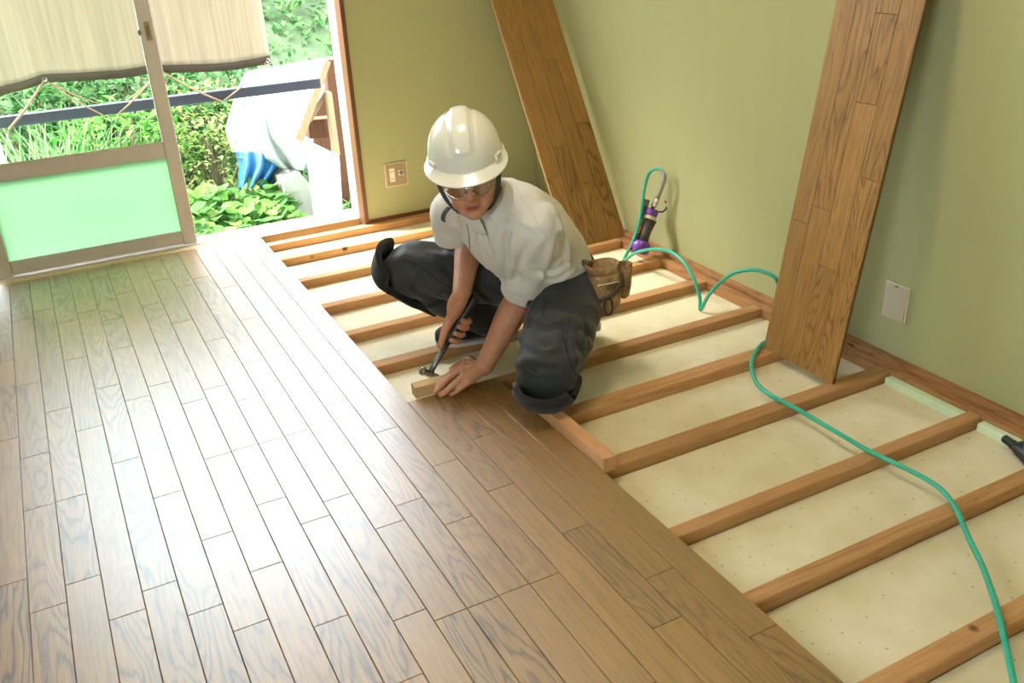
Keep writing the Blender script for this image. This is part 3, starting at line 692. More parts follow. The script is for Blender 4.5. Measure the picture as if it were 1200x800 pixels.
# black tool lying by the wall at the right edge of the view
b0, b1 = atz(1177, 516, -.030), atz(1222, 548, -.028); ax2 = (b1-b0).normalized(); s2 = ax2.cross(Vector((0, 0, 1))).normalized()
b0.z += .006; b1.z += .006
tl = empty('black_power_tool', b0+ax2*.05, 'black tool nozzle lying on the insulation at the right edge below the green foam', 'tool')
attach(tl, MB().tube([b0, b0+ax2*.030, b0+ax2*.031, b0+ax2*.040, b0+ax2*.041], [.0115, .0120, .0135, .0135, .012], 16).build('nozzle', 'rubber_black', smooth=False))
attach(tl, MB().tube([b0+ax2*.041, b0+ax2*.06, b0+ax2*.10, b0+ax2*.17], [.014, .019, .026, .028], 16).build('body', 'grip_black', smooth=True))
Mt = Matrix.Translation(b0+ax2*.07+Vector((0, 0, .018))) @ Matrix((ax2, s2, Vector((0, 0, 1)))).transposed().to_4x4()
attach(tl, MB().box((-.012, -.012, -.004), (.05, .012, .010), Mt).build('bracket', 'rubber_black', bevel=.003), MB().box((.010, -.013, .000), (.03, .013, .011), Mt).build('yellow_tab', 'tool_yellow', bevel=.002))
# hammer
HH, HT = atz(503, 438, .030), atz(557, 347, .255); hd = (HT-HH).normalized(); HL = (HT-HH).length
def hp_(a): return HH+hd*(a*HL)
ham = empty('hammer', (HH.x, HH.y, -.03), 'steel hammer with black rubber grip held over the tapping block', 'hammer')
attach(ham, MB().tube([hp_(.40), hp_(.44), hp_(.60), hp_(.80), hp_(.96), hp_(1.0)], [.0085, .0112, .0105, .0115, .0135, .010], 16, flat=1.1).build('grip', 'grip_black', smooth=True))
attach(ham, MB().tube([hp_(.0), hp_(.12), hp_(.42)], [.009, .0075, .0075], 12, flat=1.2).build('shaft', 'steel_dark', smooth=True))
hax = Vector((-.55, -.05, -.15)); hax = (hax-hd*hax.dot(hd)); hax = -RIGHT*.75-Vector((FWD.x, FWD.y, 0))*.55; hax = (hax-hd*hax.dot(hd)).normalized()
c = hp_(.0)
attach(ham, MB().tube([c+hax*a for a in (.034, .032, .024, .020, .014, -.016)], [.0115, .0135, .0135, .010, .0115, .0115], 18).build('head', 'steel', smooth=True, bevel=.001))
attach(ham, MB().tube([c+hax*a for a in (-.016, -.04, -.06)], [.011, .009, .004], 14, flat=.8).build('peen', 'steel', smooth=True))

# ------------------------------------------------------------------ the worker
V = Vector
PH = V((.235, .775, .25)); LH = V((.276, .702, .25)); RH = V((.190, .850, .255))
LK = atz(641, 437, .122); LA = V((.32, .760, .075))
RK = atz(480, 314, .30); RA = V((.135, 1.005, .055))
LS = V((.105, .555, .525)); RS = V((-.074, .828, .552)); LE = atz(614, 338, .268); LW = atz(567, 430, .072)
RE = V((.055, .945, .425)); RW = atz(541, 344, .285)
SIDE = (LS-RS).normalized(); TF = V((-.84, -.54, 0)).normalized(); HSIDE = (LH-RH).normalized()
HC = V((-.085, .64, .70))
HP = R(13)
fh = V((-.41*math.cos(HP), -.912*math.cos(HP), -math.sin(HP))).normalized(); xh = (RIGHT-fh*RIGHT.dot(fh)).normalized(); uh = fh.cross(xh)
ra = R(-7); uh, xh = uh*math.cos(ra)+xh*math.sin(ra), xh*math.cos(ra)-uh*math.sin(ra)
MH = Matrix.Translation(HC) @ Matrix((xh, fh, uh)).transposed().to_4x4()      # head frame: x to image right, y forward, z up
def hl(x, y, z): return MH @ V((x, y, z))
def limb(mb, pts, rad, n=18, per=6):
    C = catmull([(*p, r) for p, r in zip(pts, rad)], per); mb.tube([c[:3] for c in C], [c[3] for c in C], n)
    mb.ell(pts[0], rad[0]*.98, nu=14, nv=9); mb.ell(pts[-1], rad[-1]*.98, nu=14, nv=9)
def torso(mb, rings, n=28, per=5):
    """rings: (centre, side axis, half width, half depth); superellipse sections"""
    D = [(*c, *s, w, d) for c, s, w, d in rings]; C = catmull(D, per); rs = []
    for i, c in enumerate(C):
        p = V(c[:3]); t = V(C[min(i+1, len(C)-1)][:3])-V(C[max(i-1, 0)][:3]); t.normalize()
        s = V(c[3:6]); s = (s-t*s.dot(t)).normalized(); f = t.cross(s)
        ring = []
        for k in range(n):
            a = 2*math.pi*k/n; ca, sa = math.cos(a), math.sin(a); e = .82
            ring.append(p+s*(c[6]*math.copysign(abs(ca)**e, ca))+f*(c[7]*math.copysign(abs(sa)**e, sa)))
        rs.append(ring)
    mb.rings(rs)
NB = V((-.012, .69, .598))
TR = [(V((.255, .785, .16)), HSIDE, .115, .09), (PH, HSIDE, .135, .105), (V((.205, .755, .34)), HSIDE, .125, .098), (V((.150, .735, .425)), SIDE, .132, .100), (V((.080, .718, .50)), SIDE, .145, .100), (V((.025, .703, .548)), SIDE, .125, .072), (V((.0, .695, .585)), SIDE, .085, .068)]
body = MB()
torso(body, TR)
limb(body, [V((.01, .70, .57)), NB, hl(0, -.025, -.085), hl(0, -.02, -.03)], [.07, .060, .056, .055])
# head: stacked sections (height, half width, front, back)
prof = [(-.116, .014, .060, .030), (-.110, .030, .076, .012), (-.098, .043, .086, -.012), (-.080, .053, .0895, -.038), (-.055, .061, .0895, -.06), (-.030, .067, .089, -.076), (-.012, .070, .087, -.085), (.004, .0715, .084, -.09), (.022, .0735, .091, -.095), (.05, .073, .088, -.097), (.078, .064, .072, -.086), (.098, .046, .047, -.06), (.110, .018, .012, -.022)]
rs = []
for z, w, f, b in catmull(prof, 3):
    cy, hy = (f+b)/2, (f-b)/2; ring = []
    for k in range(36):
        a = 2*math.pi*k/36; ca, sa = math.cos(a), math.sin(a); e = .86
        ring.append(hl(w*math.copysign(abs(ca)**e, ca), cy+hy*math.copysign(abs(sa)**e, sa), z))
    rs.append(ring)
body.rings(rs)
M3 = MH.to_3x3()
def he(x, y, z, rx, ry, rz): body.ell(hl(x, y, z), (rx, ry, rz), M3, 16, 10)
limb(body, [hl(0, .088, .012), hl(0, .097, -.012), hl(0, .106, -.033)], [.0085, .0095, .0118], 14, 5)
for sx in (-1, 1):
    he(sx*.0135, .094, -.037, .0092, .011, .0085); he(sx*.040, .068, -.026, .024, .020, .022); he(sx*.030, .0805, .002, .0145, .008, .010)
    he(sx*.030, .090, .022, .022, .007, .006); he(sx*.074, -.008, -.012, .007, .018, .030); he(sx*.034, .068, -.062, .022, .018, .022)
he(0, .0915, -.0615, .0235, .0068, .0052); he(0, .0905, -.0715, .0195, .0068, .0062); he(0, .083, -.098, .022, .012, .014)
# arms
limb(body, [RS, RS.lerp(RE, .45), RE, RE.lerp(RW, .32), RE.lerp(RW, .75), RW], [.040, .040, .041, .0445, .034, .0285])
limb(body, [LS, LS.lerp(LE, .45), LE, LE.lerp(LW, .32), LE.lerp(LW, .75), LW], [.040, .040, .042, .0455, .034, .0285])
# legs and feet inside the trousers and shoes
limb(body, [RH, RH.lerp(RK, .5), RK, RK.lerp(RA, .35), RA], [.075, .066, .050, .048, .034]); limb(body, [LH, LH.lerp(LK, .5), LK, LK.lerp(LA, .35), LA], [.075, .068, .052, .048, .034])
limb(body, [RA, V((.05, 1.035, .03)), V((-.03, 1.062, .018))], [.034, .030, .018]); limb(body, [LA, V((.395, .795, .045)), V((.41, .83, .02))], [.034, .03, .018])
# left hand spread on the tapping block
def finger(K, P, D, T, r=(.0105, .0092, .0084, .0072)): limb(body, [K, P, D, T], r, 12, 5)
lf = {'i': [(546, 425, .068), (529, 437, .056), (520, 445, .049), (512, 452.5, .042)], 'm': [(542, 432, .070), (524, 445, .052), (516, 453, .041), (510, 459.5, .030)],
      'r': [(544, 440, .064), (530, 452, .046), (523, 458.5, .034), (517, 462.5, .022)], 'p': [(549, 447, .053), (539, 455, .036), (533.5, 459, .024), (528.5, 462, .012)]}
LKN = []
for k in 'imrp':
    P = [atz(*q) for q in lf[k]]; LKN.append(P[0]); finger(*P, r=(.0115, .0098, .0088, .0074) if k != 'p' else (.0105, .0086, .0078, .0068))
    limb(body, [LW, LW.lerp(P[0], .5), P[0]], [.022, .0165, .0125], 12)
for a, b in zip(LKN[:-1], LKN[1:]): limb(body, [a, b], [.0115, .0115], 10)
cen = sum(LKN, V())/4; limb(body, [LW.lerp(cen, .2)-V((0, 0, .006)), LW.lerp(cen, .6)-V((0, 0, .006)), cen-V((0, 0, .006))], [.021, .021, .014], 12)
limb(body, [LW+V((-.012, .028, -.006)), atz(549, 421, .052), atz(538, 426, .043), atz(529, 432, .040)], [.016, .0145, .011, .0085], 12)
# right hand round the hammer grip
gv = (CAM-hp_(.66)); gv = (gv-hd*gv.dot(hd)).normalized(); gr_ = hd.cross(gv); gr_ = gr_ if gr_.dot(RIGHT) > 0 else -gr_
def hg(a, r, v): return hp_(a)+gr_*r+gv*v
RKN = []
for a, s in ((.47, 1.), (.555, 1.04), (.64, 1.0), (.715, .9)):
    K = hg(a+.06, -.024, -.016); RKN.append(K)
    finger(K, hg(a+.03, .006*s, -.030*s), hg(a+.01, .027*s, .004), hg(a-.01, .006, .0235*s), r=(.0122, .0108, .0098, .0086))
    limb(body, [RW, RW.lerp(K, .55), K], [.023, .018, .013], 12)
for a, b in zip(RKN[:-1], RKN[1:]): limb(body, [a, b], [.0125, .0125], 10)
rkc = sum(RKN, V())/4; limb(body, [RW, RW.lerp(rkc, .5)-gr_*.004, rkc], [.027, .029, .019], 14); limb(body, [RW+gv*.006, hg(.66, -.030, .006), hg(.52, -.027, .016), hg(.40, -.019, .019), hg(.335, -.013, .017)], [.020, .018, .0135, .0105, .0085], 12)
body_me = fuse(body, .0027, 4, .5)
bc = coords(body_me); Hi = np.array(MH.inverted()); bl = bc @ Hi[:3, :3].T + Hi[:3, 3]
tint = np.ones((len(bc), 4))
lip = np.exp(-((bl[:, 0]/.021)**4+((bl[:, 2]+.0668)/.0095)**4))*(bl[:, 1] > .07)
mouth = np.exp(-((bl[:, 0]/.020)**4+((bl[:, 2]+.0665)/.0018)**2))*(bl[:, 1] > .07)
brow = np.exp(-(((np.abs(bl[:, 0])-.031)/.019)**4+((bl[:, 2]-.0235)/.0045)**4))*(bl[:, 1] > .06)
hairm = ((bl[:, 2] > .018) & (bl[:, 1] < .055) & (bl[:, 2] < .2) & (np.abs(bl[:, 0]) < .1) & (bl[:, 1] > -.2)).astype(float)
for c_, k in ((0, .66), (1, .36), (2, .44)): tint[:, c_] *= 1-lip*(1-k)
for w in (mouth*.8, brow*.85): tint[:, :3] *= (1-w)[:, None]
tint[hairm > 0, :3] = (.05, .09, .14)
at_ = body_me.color_attributes.new('tint', 'FLOAT_COLOR', 'POINT'); at_.data.foreach_set('color', tint.ravel())
person = empty('person', (.15, .80, -.012), 'kneeling worker in white polo shirt, dark trousers and knee pads hammering at the floor board', 'person')
attach(person, link('body', body_me, 'skin', smooth=True))

# --- clothes
def fnoise(P, sc, seed=0., ridged=True):
    out = np.empty(len(P)); 
    for i, p in enumerate(P):
        v = mnoise.noise(V((p[0]*sc[0]+seed, p[1]*sc[1]+seed, p[2]*sc[2])))
        out[i] = 1-2*abs(v) if ridged else v
    return out
def ppp(P, A, B):
    """distance to segment and parameter"""
    A, B = np.array(A), np.array(B); d = B-A; t = np.clip(((P-A)@d)/(d@d), 0, 1); return np.linalg.norm(P-(A+t[:, None]*d), axis=1), t
def cut(me, co, no, region):
    """clean hem: cut away everything beyond a plane inside a region"""
    bm = bmesh.new(); bm.from_mesh(me)
    fs = [f for f in bm.faces if region(f.calc_center_median())]
    geom = fs+list({e for f in fs for e in f.edges})+list({v for f in fs for v in f.verts})
    bmesh.ops.bisect_plane(bm, geom=geom, plane_co=co, plane_no=no, clear_outer=True)
    bm.to_mesh(me); bm.free(); me.update()
DWN = TF*.6+V((0, 0, -.8))
sh = MB()
torso(sh, [(V((.240, .775, .225)), HSIDE, .148, .115), (V((.218, .760, .315)), HSIDE, .144, .114), (V((.150, .732, .412))+DWN*.010, SIDE, .152, .122), (V((.078, .712, .495))+DWN*.008, SIDE, .160, .118), (V((.022, .702, .553)), SIDE, .148, .092), (V((-.006, .696, .585)), SIDE, .098, .074), (NB+V((-.012, -.006, .012)), SIDE, .064, .062)], n=32)
limb(sh, [LS.lerp(RS, .25)+V((0, 0, -.012)), LS.lerp(RS, .04)+V((0, 0, -.006)), LS.lerp(LE, .5)+V((.004, .002, -.002)), LE+V((.0, .0, -.004)), LE+(LE-LS)*.18], [.056, .060, .066, .070, .071], 20)
RSl = RS+V((.0, .010, -.105)).lerp(RE-RS, .25)
limb(sh, [RS.lerp(LS, .25)+V((0, 0, -.012)), RS.lerp(LS, .06)+V((0, 0, -.006)), RS.lerp(RSl, .55), RSl, RSl+(RSl-RS)*.25], [.056, .056, .060, .060, .060], 20)
sh_me = fuse(sh, .006, 8, .5)
P = coords(sh_me); N = normals(sh_me)
dL, tL = ppp(P, LS, LE); dT, tT = ppp(P, PH, NB)
w = fnoise(P, (9, 9, 5.5), 3.1)*.006+fnoise(P, (20, 20, 12), 9.)*.0028
pull = np.sin((P@np.array([38., 22., 30.]))+2.5*fnoise(P, (5, 5, 5), 1., False))*.0055*np.exp(-((tT-.42)/.28)**2)
arm = np.sin((P@np.array([20., -34., 52.]))+3*fnoise(P, (6, 6, 6), 5., False))*.0045*np.exp(-(dL/.1)**2)
P = P+N*(w+pull+arm)[:, None]; setco(sh_me, P)
def creases(me, folds, bvh):
    P_ = coords(me); N_ = normals(me); disp = np.zeros(len(P_))
    for px, amp, wid in folds:
        pts_ = []
        for q in catmull(px, 5):
            d_ = ray(*q).normalized(); h_ = bvh.ray_cast(CAM, d_)
            if h_[0] is not None: pts_.append(np.array(h_[0]))
        if len(pts_) < 3: continue
        best = np.full(len(P_), 9.); tt_ = np.zeros(len(P_))
        for i_ in range(len(pts_)-1):
            if np.linalg.norm(pts_[i_+1]-pts_[i_]) > .06 or np.linalg.norm(pts_[i_+1]-pts_[i_]) < 1e-5: continue
            d_, t_ = ppp(P_, pts_[i_], pts_[i_+1]); m_ = d_ < best; best[m_] = d_[m_]; tt_[m_] = (i_+t_[m_])/(len(pts_)-1)
        env = np.clip(np.minimum(tt_, 1-tt_)*4+.25, 0, 1)
        disp += amp*env*(np.exp(-(best/wid)**2)-.45*np.exp(-((best-wid*1.9)/wid)**2))
    setco(me, P_+N_*disp[:, None])
_b = BVHTree.FromPolygons([v.co for v in sh_me.vertices], [p.vertices for p in sh_me.polygons])
creases(sh_me, [([(572, 262), (578, 285), (586, 312), (590, 338)], .009, .011), ([(536, 245), (542, 270), (556, 300), (576, 328)], .007, .010), ([(560, 270), (564, 292), (572, 315)], .006, .009),
    ([(596, 268), (592, 290), (597, 312)], -.010, .011), ([(604, 292), (598, 318), (594, 342)], .008, .010), ([(636, 276), (622, 300), (612, 330)], .006, .011), ([(648, 282), (642, 306), (630, 336)], .006, .010),
    ([(655, 262), (664, 286), (668, 312)], .007, .011), ([(640, 330), (656, 328), (674, 318)], .007, .009), ([(626, 318), (648, 318), (670, 304)], -.006, .010), ([(588, 235), (606, 255), (628, 268)], .005, .011), ([(512, 232), (516, 252), (524, 272)], .006, .009), ([(640, 238), (652, 258), (650, 276)], -.004, .012), ([(545, 302), (556, 318), (566, 326)], .006, .008)], _b)
ld = (LE-LS).normalized(); rd = (RSl-RS).normalized()
cut(sh_me, LE-ld*.012, ld, lambda c: (c-LE).length < .13 and (c-LS).dot(ld) > .16)
cut(sh_me, RSl, rd, lambda c: (c-RSl).length < .13 and (c-RS).dot(rd) > .07 and ppp(np.array([c]), RS, RSl+rd*.1)[0][0] < .085)
wd = (TR[1][0]-TR[2][0]).normalized()
cut(sh_me, V((.225, .762, .290)), V((.15, .05, -1)).normalized(), lambda c: c.z < .36 and c.x > .10)
shirt = link('shirt', sh_me, 'shirt_cloth', smooth=True); sm = shirt.modifiers.new('t', 'SOLIDIFY'); sm.thickness = .0035; sm.offset = -1
attach(person, shirt); tag(shirt, 'white short-sleeved polo shirt')
bvh_sh = BVHTree.FromPolygons([v.co for v in sh_me.vertices], [p.vertices for p in sh_me.polygons])
def on(bvh, px, py, off=.001):
    d = ray(px, py).normalized(); h = bvh.ray_cast(CAM, d); return (h[0]-d*off) if h[0] is not None else None
def drawn(bvh, px, r, name, mat, par=person, off=.001, n=8):
    P_ = [on(bvh, *q, off) for q in catmull(px, 8)]; P_ = [p for p in P_ if p is not None]
    if len(P_) > 3:
        o = MB().tube(P_, r, n).build(name, mat, smooth=True); attach(person, o); return o
def sub(par, *objs):
    for o in objs:
        if o is None: continue
        o.parent = par; o.matrix_parent_inverse = Matrix()
# collar: stand and folded leaf, open at the front
ca_ = (hl(0, -.02, -.05)-NB).normalized(); cf = (hl(0, .08, -.10)-NB); cf = (cf-ca_*cf.dot(ca_)).normalized(); cs = ca_.cross(cf)
m = MB(); A_ = np.linspace(.20, 2*math.pi-.20, 44); rows = []
for (rad, hgt, pt) in ((.062, -.010, 0), (.060, .012, 0), (.063, .021, 0), (.070, .018, .15), (.078, .000, .6), (.083, -.012, 1.)):
    row = []
    for a in A_:
        frontness = max(0, math.cos(a))**3
        rr_ = rad*(1.0+.10*math.cos(a)) + .012*pt*frontness; row.append(NB+ca_*(hgt-.016*pt*frontness)+cf*(rr_*math.cos(a)+.012)+cs*(rr_*1.02*math.sin(a)))
    rows.append(row)
n = len(A_); m.add([p for r_ in rows for p in r_], [(j*n+i, j*n+i+1, (j+1)*n+i+1, (j+1)*n+i) for j in range(len(rows)-1) for i in range(n-1)])
collar = m.build('collar', 'shirt_cloth', smooth=True); s_ = collar.modifiers.new('t', 'SOLIDIFY'); s_.thickness = .003; ss = collar.modifiers.new('u', 'SUBSURF'); ss.levels = ss.render_levels = 1
attach(person, collar); sub(shirt, collar)
sub(shirt, drawn(bvh_sh, [(546, 258), (549, 272), (550, 286), (551, 298)], .0016, 'zip', 'steel_dark'), drawn(bvh_sh, [(540, 262), (541, 280), (546, 300), (552, 302)], .0011, 'placket_seam', 'shirt_cloth'), drawn(bvh_sh, [(556, 262), (557, 280), (556, 298), (552, 302)], .0011, 'placket_seam', 'shirt_cloth'),
    drawn(bvh_sh, [(598, 205), (607, 222), (622, 246), (634, 270), (640, 278)], .0012, 'sleeve_seam', 'shirt_cloth'), drawn(bvh_sh, [(590, 342), (600, 345), (612, 347), (624, 347)], .0012, 'sleeve_hem', 'shirt_cloth'))
# trousers
tr = MB()
torso(tr, [(V((.262, .795, .115)), HSIDE, .10, .09), (V((.252, .785, .18)), HSIDE, .142, .112), (PH+V((0, 0, .01)), HSIDE, .146, .116), (V((.212, .762, .320)), HSIDE, .136, .106), (V((.195, .752, .36)), HSIDE, .130, .100)])
limb(tr, [RH, RH.lerp(RK, .35), RH.lerp(RK, .75), RK, RK.lerp(RA, .25), RK.lerp(RA, .65), RA.lerp(RK, .06)], [.098, .096, .088, .080, .078, .072, .064], 22)
limb(tr, [LH+V((0, 0, .0)), LH.lerp(LK, .4), LH.lerp(LK, .78), LK, LK.lerp(LA, .3)+V((0, 0, .015)), LK.lerp(LA, .7)+V((0, 0, .02)), LA.lerp(LK, .06)], [.104, .106, .098, .084, .084, .076, .060], 22)
tr_me = fuse(tr, .006, 8, .5)
P = coords(tr_me); N = normals(tr_me)
dR, tR = ppp(P, RH, RK); dLg, tLg = ppp(P, LH, LK)
dRs, _ = ppp(P, RK, RA)
w = fnoise(P, (8, 8, 8), 2.)*.007+fnoise(P, (19, 19, 19), 7.)*.003
kn = np.exp(-((np.linalg.norm(P-np.array(LK), axis=1)-.14)/.07)**2)+np.exp(-((np.linalg.norm(P-np.array(RK), axis=1)-.15)/.07)**2)
w += kn*.0065*np.sin(P@np.array([30., 45., 75.])+3*fnoise(P, (6, 6, 6), 4., False))
P = P+N*w[:, None]; P[:, 2] = np.maximum(P[:, 2], -.008); setco(tr_me, P)
_b = BVHTree.FromPolygons([v.co for v in tr_me.vertices], [p.vertices for p in tr_me.polygons])
creases(tr_me, [([(628, 372), (644, 380), (660, 374)], .008, .010), ([(618, 400), (636, 412), (656, 408)], .007, .011), ([(622, 432), (640, 438), (660, 430)], .008, .010), ([(664, 378), (664, 402), (672, 428)], -.010, .011), ([(676, 372), (682, 396), (684, 420)], .008, .012),
    ([(600, 370), (604, 395), (608, 420)], .005, .012), ([(480, 318), (500, 336), (524, 344)], .008, .010), ([(478, 332), (498, 346), (520, 352)], -.007, .009), ([(496, 302), (516, 318), (528, 330)], .007, .010), ([(520, 292), (528, 302), (530, 320)], .006, .009), ([(552, 335), (566, 350), (580, 356)], .006, .009)], _b)
trousers = link('trousers', tr_me, 'trouser_cloth', smooth=True); attach(person, trousers); tag(trousers, 'charcoal work trousers')
bvh_tr = BVHTree.FromPolygons([v.co for v in tr_me.vertices], [p.vertices for p in tr_me.polygons])
sub(trousers, drawn(bvh_tr, [(668, 372), (664, 400), (668, 425), (676, 440)], .0014, 'side_seam', 'pad_cloth'), drawn(bvh_tr, [(640, 352), (636, 368), (648, 378), (662, 372)], .0012, 'pocket_seam', 'pad_cloth'), drawn(bvh_tr, [(470, 305), (490, 310), (515, 330), (530, 338)], .0012, 'side_seam', 'pad_cloth'))
# belt
m = MB(); bc_ = V((.222, .768, .288)); bz = V((.22, .06, -1)).normalized()*-1; bs = (HSIDE-bz*HSIDE.dot(bz)).normalized(); bf = bz.cross(bs)
def bring(k, grow): return [bc_+bz*k+bs*((.150+grow)*math.copysign(abs(math.cos(a))**.85, math.cos(a)))+bf*((.119+grow)*math.copysign(abs(math.sin(a))**.85, math.sin(a))) for a in np.linspace(0, 2*math.pi, 49)[:-1]]
m.rings([bring(-.024, 0), bring(-.024, .010), bring(.024, .010), bring(.024, 0)], loop=True)
belt = m.build('belt', 'pad_cloth', smooth=False, bevel=.002); attach(person, belt); tag(belt, 'black work belt')
bvh_b = BVHTree.FromPolygons([V(v) for v in m.v], m.f)
def belt_box(px, py, w_, h_, d_, name, mat):
    c = on(bvh_b, px, py, 0) or on(bvh_tr, px, py, 0) or on(bvh_sh, px, py, 0)
    if c is None: return
    nn = (c-bc_); nn = (nn-bz*nn.dot(bz)).normalized(); ss_ = bz.cross(nn)
    o = MB().box((-w_, -d_, -h_), (w_, d_, h_), Matrix.Translation(c) @ Matrix((ss_, nn, bz)).transposed().to_4x4()).build(name, mat, bevel=.002); attach(person, o); sub(belt, o)
belt_box(671, 345, .020, .013, .006, 'buckle', 'buckle_grey'); belt_box(681, 337, .004, .020, .008, 'keeper', 'silver')
# knee pads
def knee_pad(H, K, A, name, label, lift=.0, top=.3, low=.17):
    t1 = (K-H).normalized(); t2 = (A-K).normalized(); kf = (t1-t2).normalized(); side = t1.cross(t2).normalized()
    n1 = (kf-t1*kf.dot(t1)).normalized(); n2 = (kf-t2*kf.dot(t2)).normalized()
    k0 = (kf*(1-top)+n1*top).normalized(); k1 = (kf*.6+n2*.8).normalized()
    path = catmull([K+k0*.112, K+kf.lerp(k1, .5).normalized()*.104, K+k1*.098, K+t2*.06+n2*.090, K+t2*.11+n2*.085, K+t2*low+n2*.086], 6)
    nrm = catmull([k0, kf, k1, n2, n2, n2], 6); U = np.linspace(-1, 1, 17); vs = []
    for j, (p, q) in enumerate(zip(path, nrm)):
        p, q = V(p), V(q).normalized(); tt = j/(len(path)-1); wd_ = .080*(1-.25*abs(2*tt-.8)**2)
        for u in U:
            a = u*1.15; vs.append(p+side*(wd_*math.sin(a)*1.08)-q*(wd_*(1-math.cos(a))*1.05))
    n = len(U); o_ = MB().add(vs, [(j*n+i, j*n+i+1, (j+1)*n+i+1, (j+1)*n+i) for j in range(len(path)-1) for i in range(n-1)])
    o = o_.build(name, 'pad_cloth', smooth=True); s_ = o.modifiers.new('t', 'SOLIDIFY'); s_.thickness = .020; s_.offset = 1; bv = o.modifiers.new('b', 'BEVEL'); bv.width = .007; bv.segments = 3; bv.limit_method = 'ANGLE'; bv.angle_limit = R(50)
    attach(person, o); tag(o, label)
    c = K+t2*.12; st_ = MB().tube([c+side*(.083*math.cos(a))+n2*(.083*math.sin(a)) for a in np.linspace(0, 2*math.pi, 33)[:-1]], .012, 8, loop=True, flat=.3, side=t2)
    so = st_.build('pad_strap', 'pad_cloth', smooth=True); attach(person, so); sub(o, so)
    return o
knee_pad(RH, RK, RA, 'knee_pad', 'thick black knee pad on the raised knee'); knee_pad(LH, LK, LA+V((0, 0, .02)), 'knee_pad', 'thick black knee pad on the kneeling leg', top=-.1, low=.15)
# shoes
def shoe(heel, toe, up, name='shoe', label=None):
    heel, toe, up = V(heel), V(toe), V(up).normalized(); ax_ = (toe-heel); Ln = ax_.length; ax_.normalize(); sd_ = ax_.cross(up).normalized(); up = sd_.cross(ax_)
    prof = [(-.0, .020, .030), (.03, .031, .062), (.12, .035, .074), (.28, .036, .076), (.42, .037, .070), (.58, .043, .060), (.75, .046, .052), (.90, .040, .044), (.98, .024, .034), (1.0, .012, .024)]
    rs_ = []; ss_ = []
    for t, w_, h_ in catmull(prof, 4):
        c = heel+ax_*(t*Ln); ring = []
        for k in range(20):
            a = 2*math.pi*k/20; z = h_*.5*(1+math.sin(a)) ; ring.append(c+sd_*(w_*math.copysign(abs(math.cos(a))**.7, math.cos(a)))+up*(.012+z))
        rs_.append(ring); ss_.append([c+sd_*(x*(w_+.003))+up*z for x, z in ((-1, .0), (1, .0), (1, .014), (-1, .014))])
    o = MB().rings(rs_).build(name, 'pad_cloth', smooth=True); attach(person, o); tag(o, label)
    so = MB().rings(ss_).build('sole', 'sole_light', bevel=.002); attach(person, so); sub(o, so)
    return o, (heel, ax_, sd_, up, Ln)
rs_o, (h_, a_, s_, u_, L_) = shoe((.195, .978, -.011), (-.058, 1.066, -.011), (0, 0, 1), label='dark shoe planted flat on a joist')
pp = MB().tube([h_+a_*(t*L_)+s_*.040+u_*z for t, z in ((.28, .062), (.36, .050), (.45, .040), (.55, .036))], .0022, 6).build('piping', 'trim_yellow', smooth=True); attach(person, pp); sub(rs_o, pp)
shoe((.345, .745, .125), (.455, .895, -.030), (.35, .45, .8), label='dark shoe tucked under the sitting worker')
# wedding ring, hair
k0, k1 = atz(*lf['r'][0]), atz(*lf['r'][1]); c = k0.lerp(k1, .52); dd = (k1-k0).normalized(); u1 = dd.orthogonal().normalized(); u2 = dd.cross(u1)
attach(person, MB().tube([c+u1*(.0112*math.cos(a))+u2*(.0112*math.sin(a)) for a in np.linspace(0, 2*math.pi, 25)[:-1]], .0014, 6, loop=True).build('finger_ring', 'silver', smooth=True))
m = MB(); rs2 = []
for z, w_, f, b in ((-.035, .060, -.05, -.088), (-.01, .0745, -.03, -.096), (.02, .0775, .0, -.101), (.045, .0775, .03, -.103), (.06, .077, .05, -.103)):
    cy, hy = (f+b)/2, (f-b)/2; rs2.append([hl(w_*math.copysign(abs(math.cos(a))**.9, math.cos(a)), cy+hy*math.sin(a), z) for a in np.linspace(0, 2*math.pi, 33)[:-1]])
hair = m.rings(rs2).build('hair', 'hair_black', smooth=True); attach(person, hair)

# ------------------------------------------------------------------ hard hat (head frame)
hat = empty('hard_hat', hl(0, 0, .03), 'glossy white hard hat on the worker head', 'hard hat')
Hw, Hd, Hh, z0 = .1015, .124, .121, .040
def dome(a, v, grow=0.):
    """a: angle round, v: 0 rim .. 1 crown"""
    ph = v*math.pi/2; cp_, sp_ = math.cos(ph)**.80, math.sin(ph)**.95
    x = (Hw+grow)*math.cos(a)*cp_; y = (Hd+grow)*math.sin(a)*cp_-.006; z = (Hh+grow)*sp_
    front = math.sin(a)
    g = 0.
    if z > .03:
        ed = 1/(1+math.exp((abs(x)-.0235)/.0012)); top = min(1, max(0, (z-.055)/.004)) if front > 0 else 1.
        g += .0050*ed*top
        for xc in (.036, -.036): g -= .0022*math.exp(-((x-xc)/.0035)**2)*min(1, max(0, (z-.05)/.02))
    n_ = V((x/(Hw*Hw), y/(Hd*Hd), z/(Hh*Hh)))
    n_ = n_.normalized() if n_.length > 1e-6 else V((0, 0, 1))
    return V((x, y, z0+z))+n_*g
NU, NV = 180, 44; m = MB()
vs = [hl(*dome(2*math.pi*k/NU, (j/NV)*.998)) for j in range(NV+1) for k in range(NU)]
m.add(vs, [(j*NU+k, j*NU+(k+1) % NU, (j+1)*NU+(k+1) % NU, (j+1)*NU+k) for j in range(NV) for k in range(NU)]+[tuple(NV*NU+k for k in range(NU))])
o = m.build('shell', 'helmet_white', smooth=True); s3 = o.modifiers.new('t', 'SOLIDIFY'); s3.thickness = .003; s3.offset = -1; attach(hat, o)
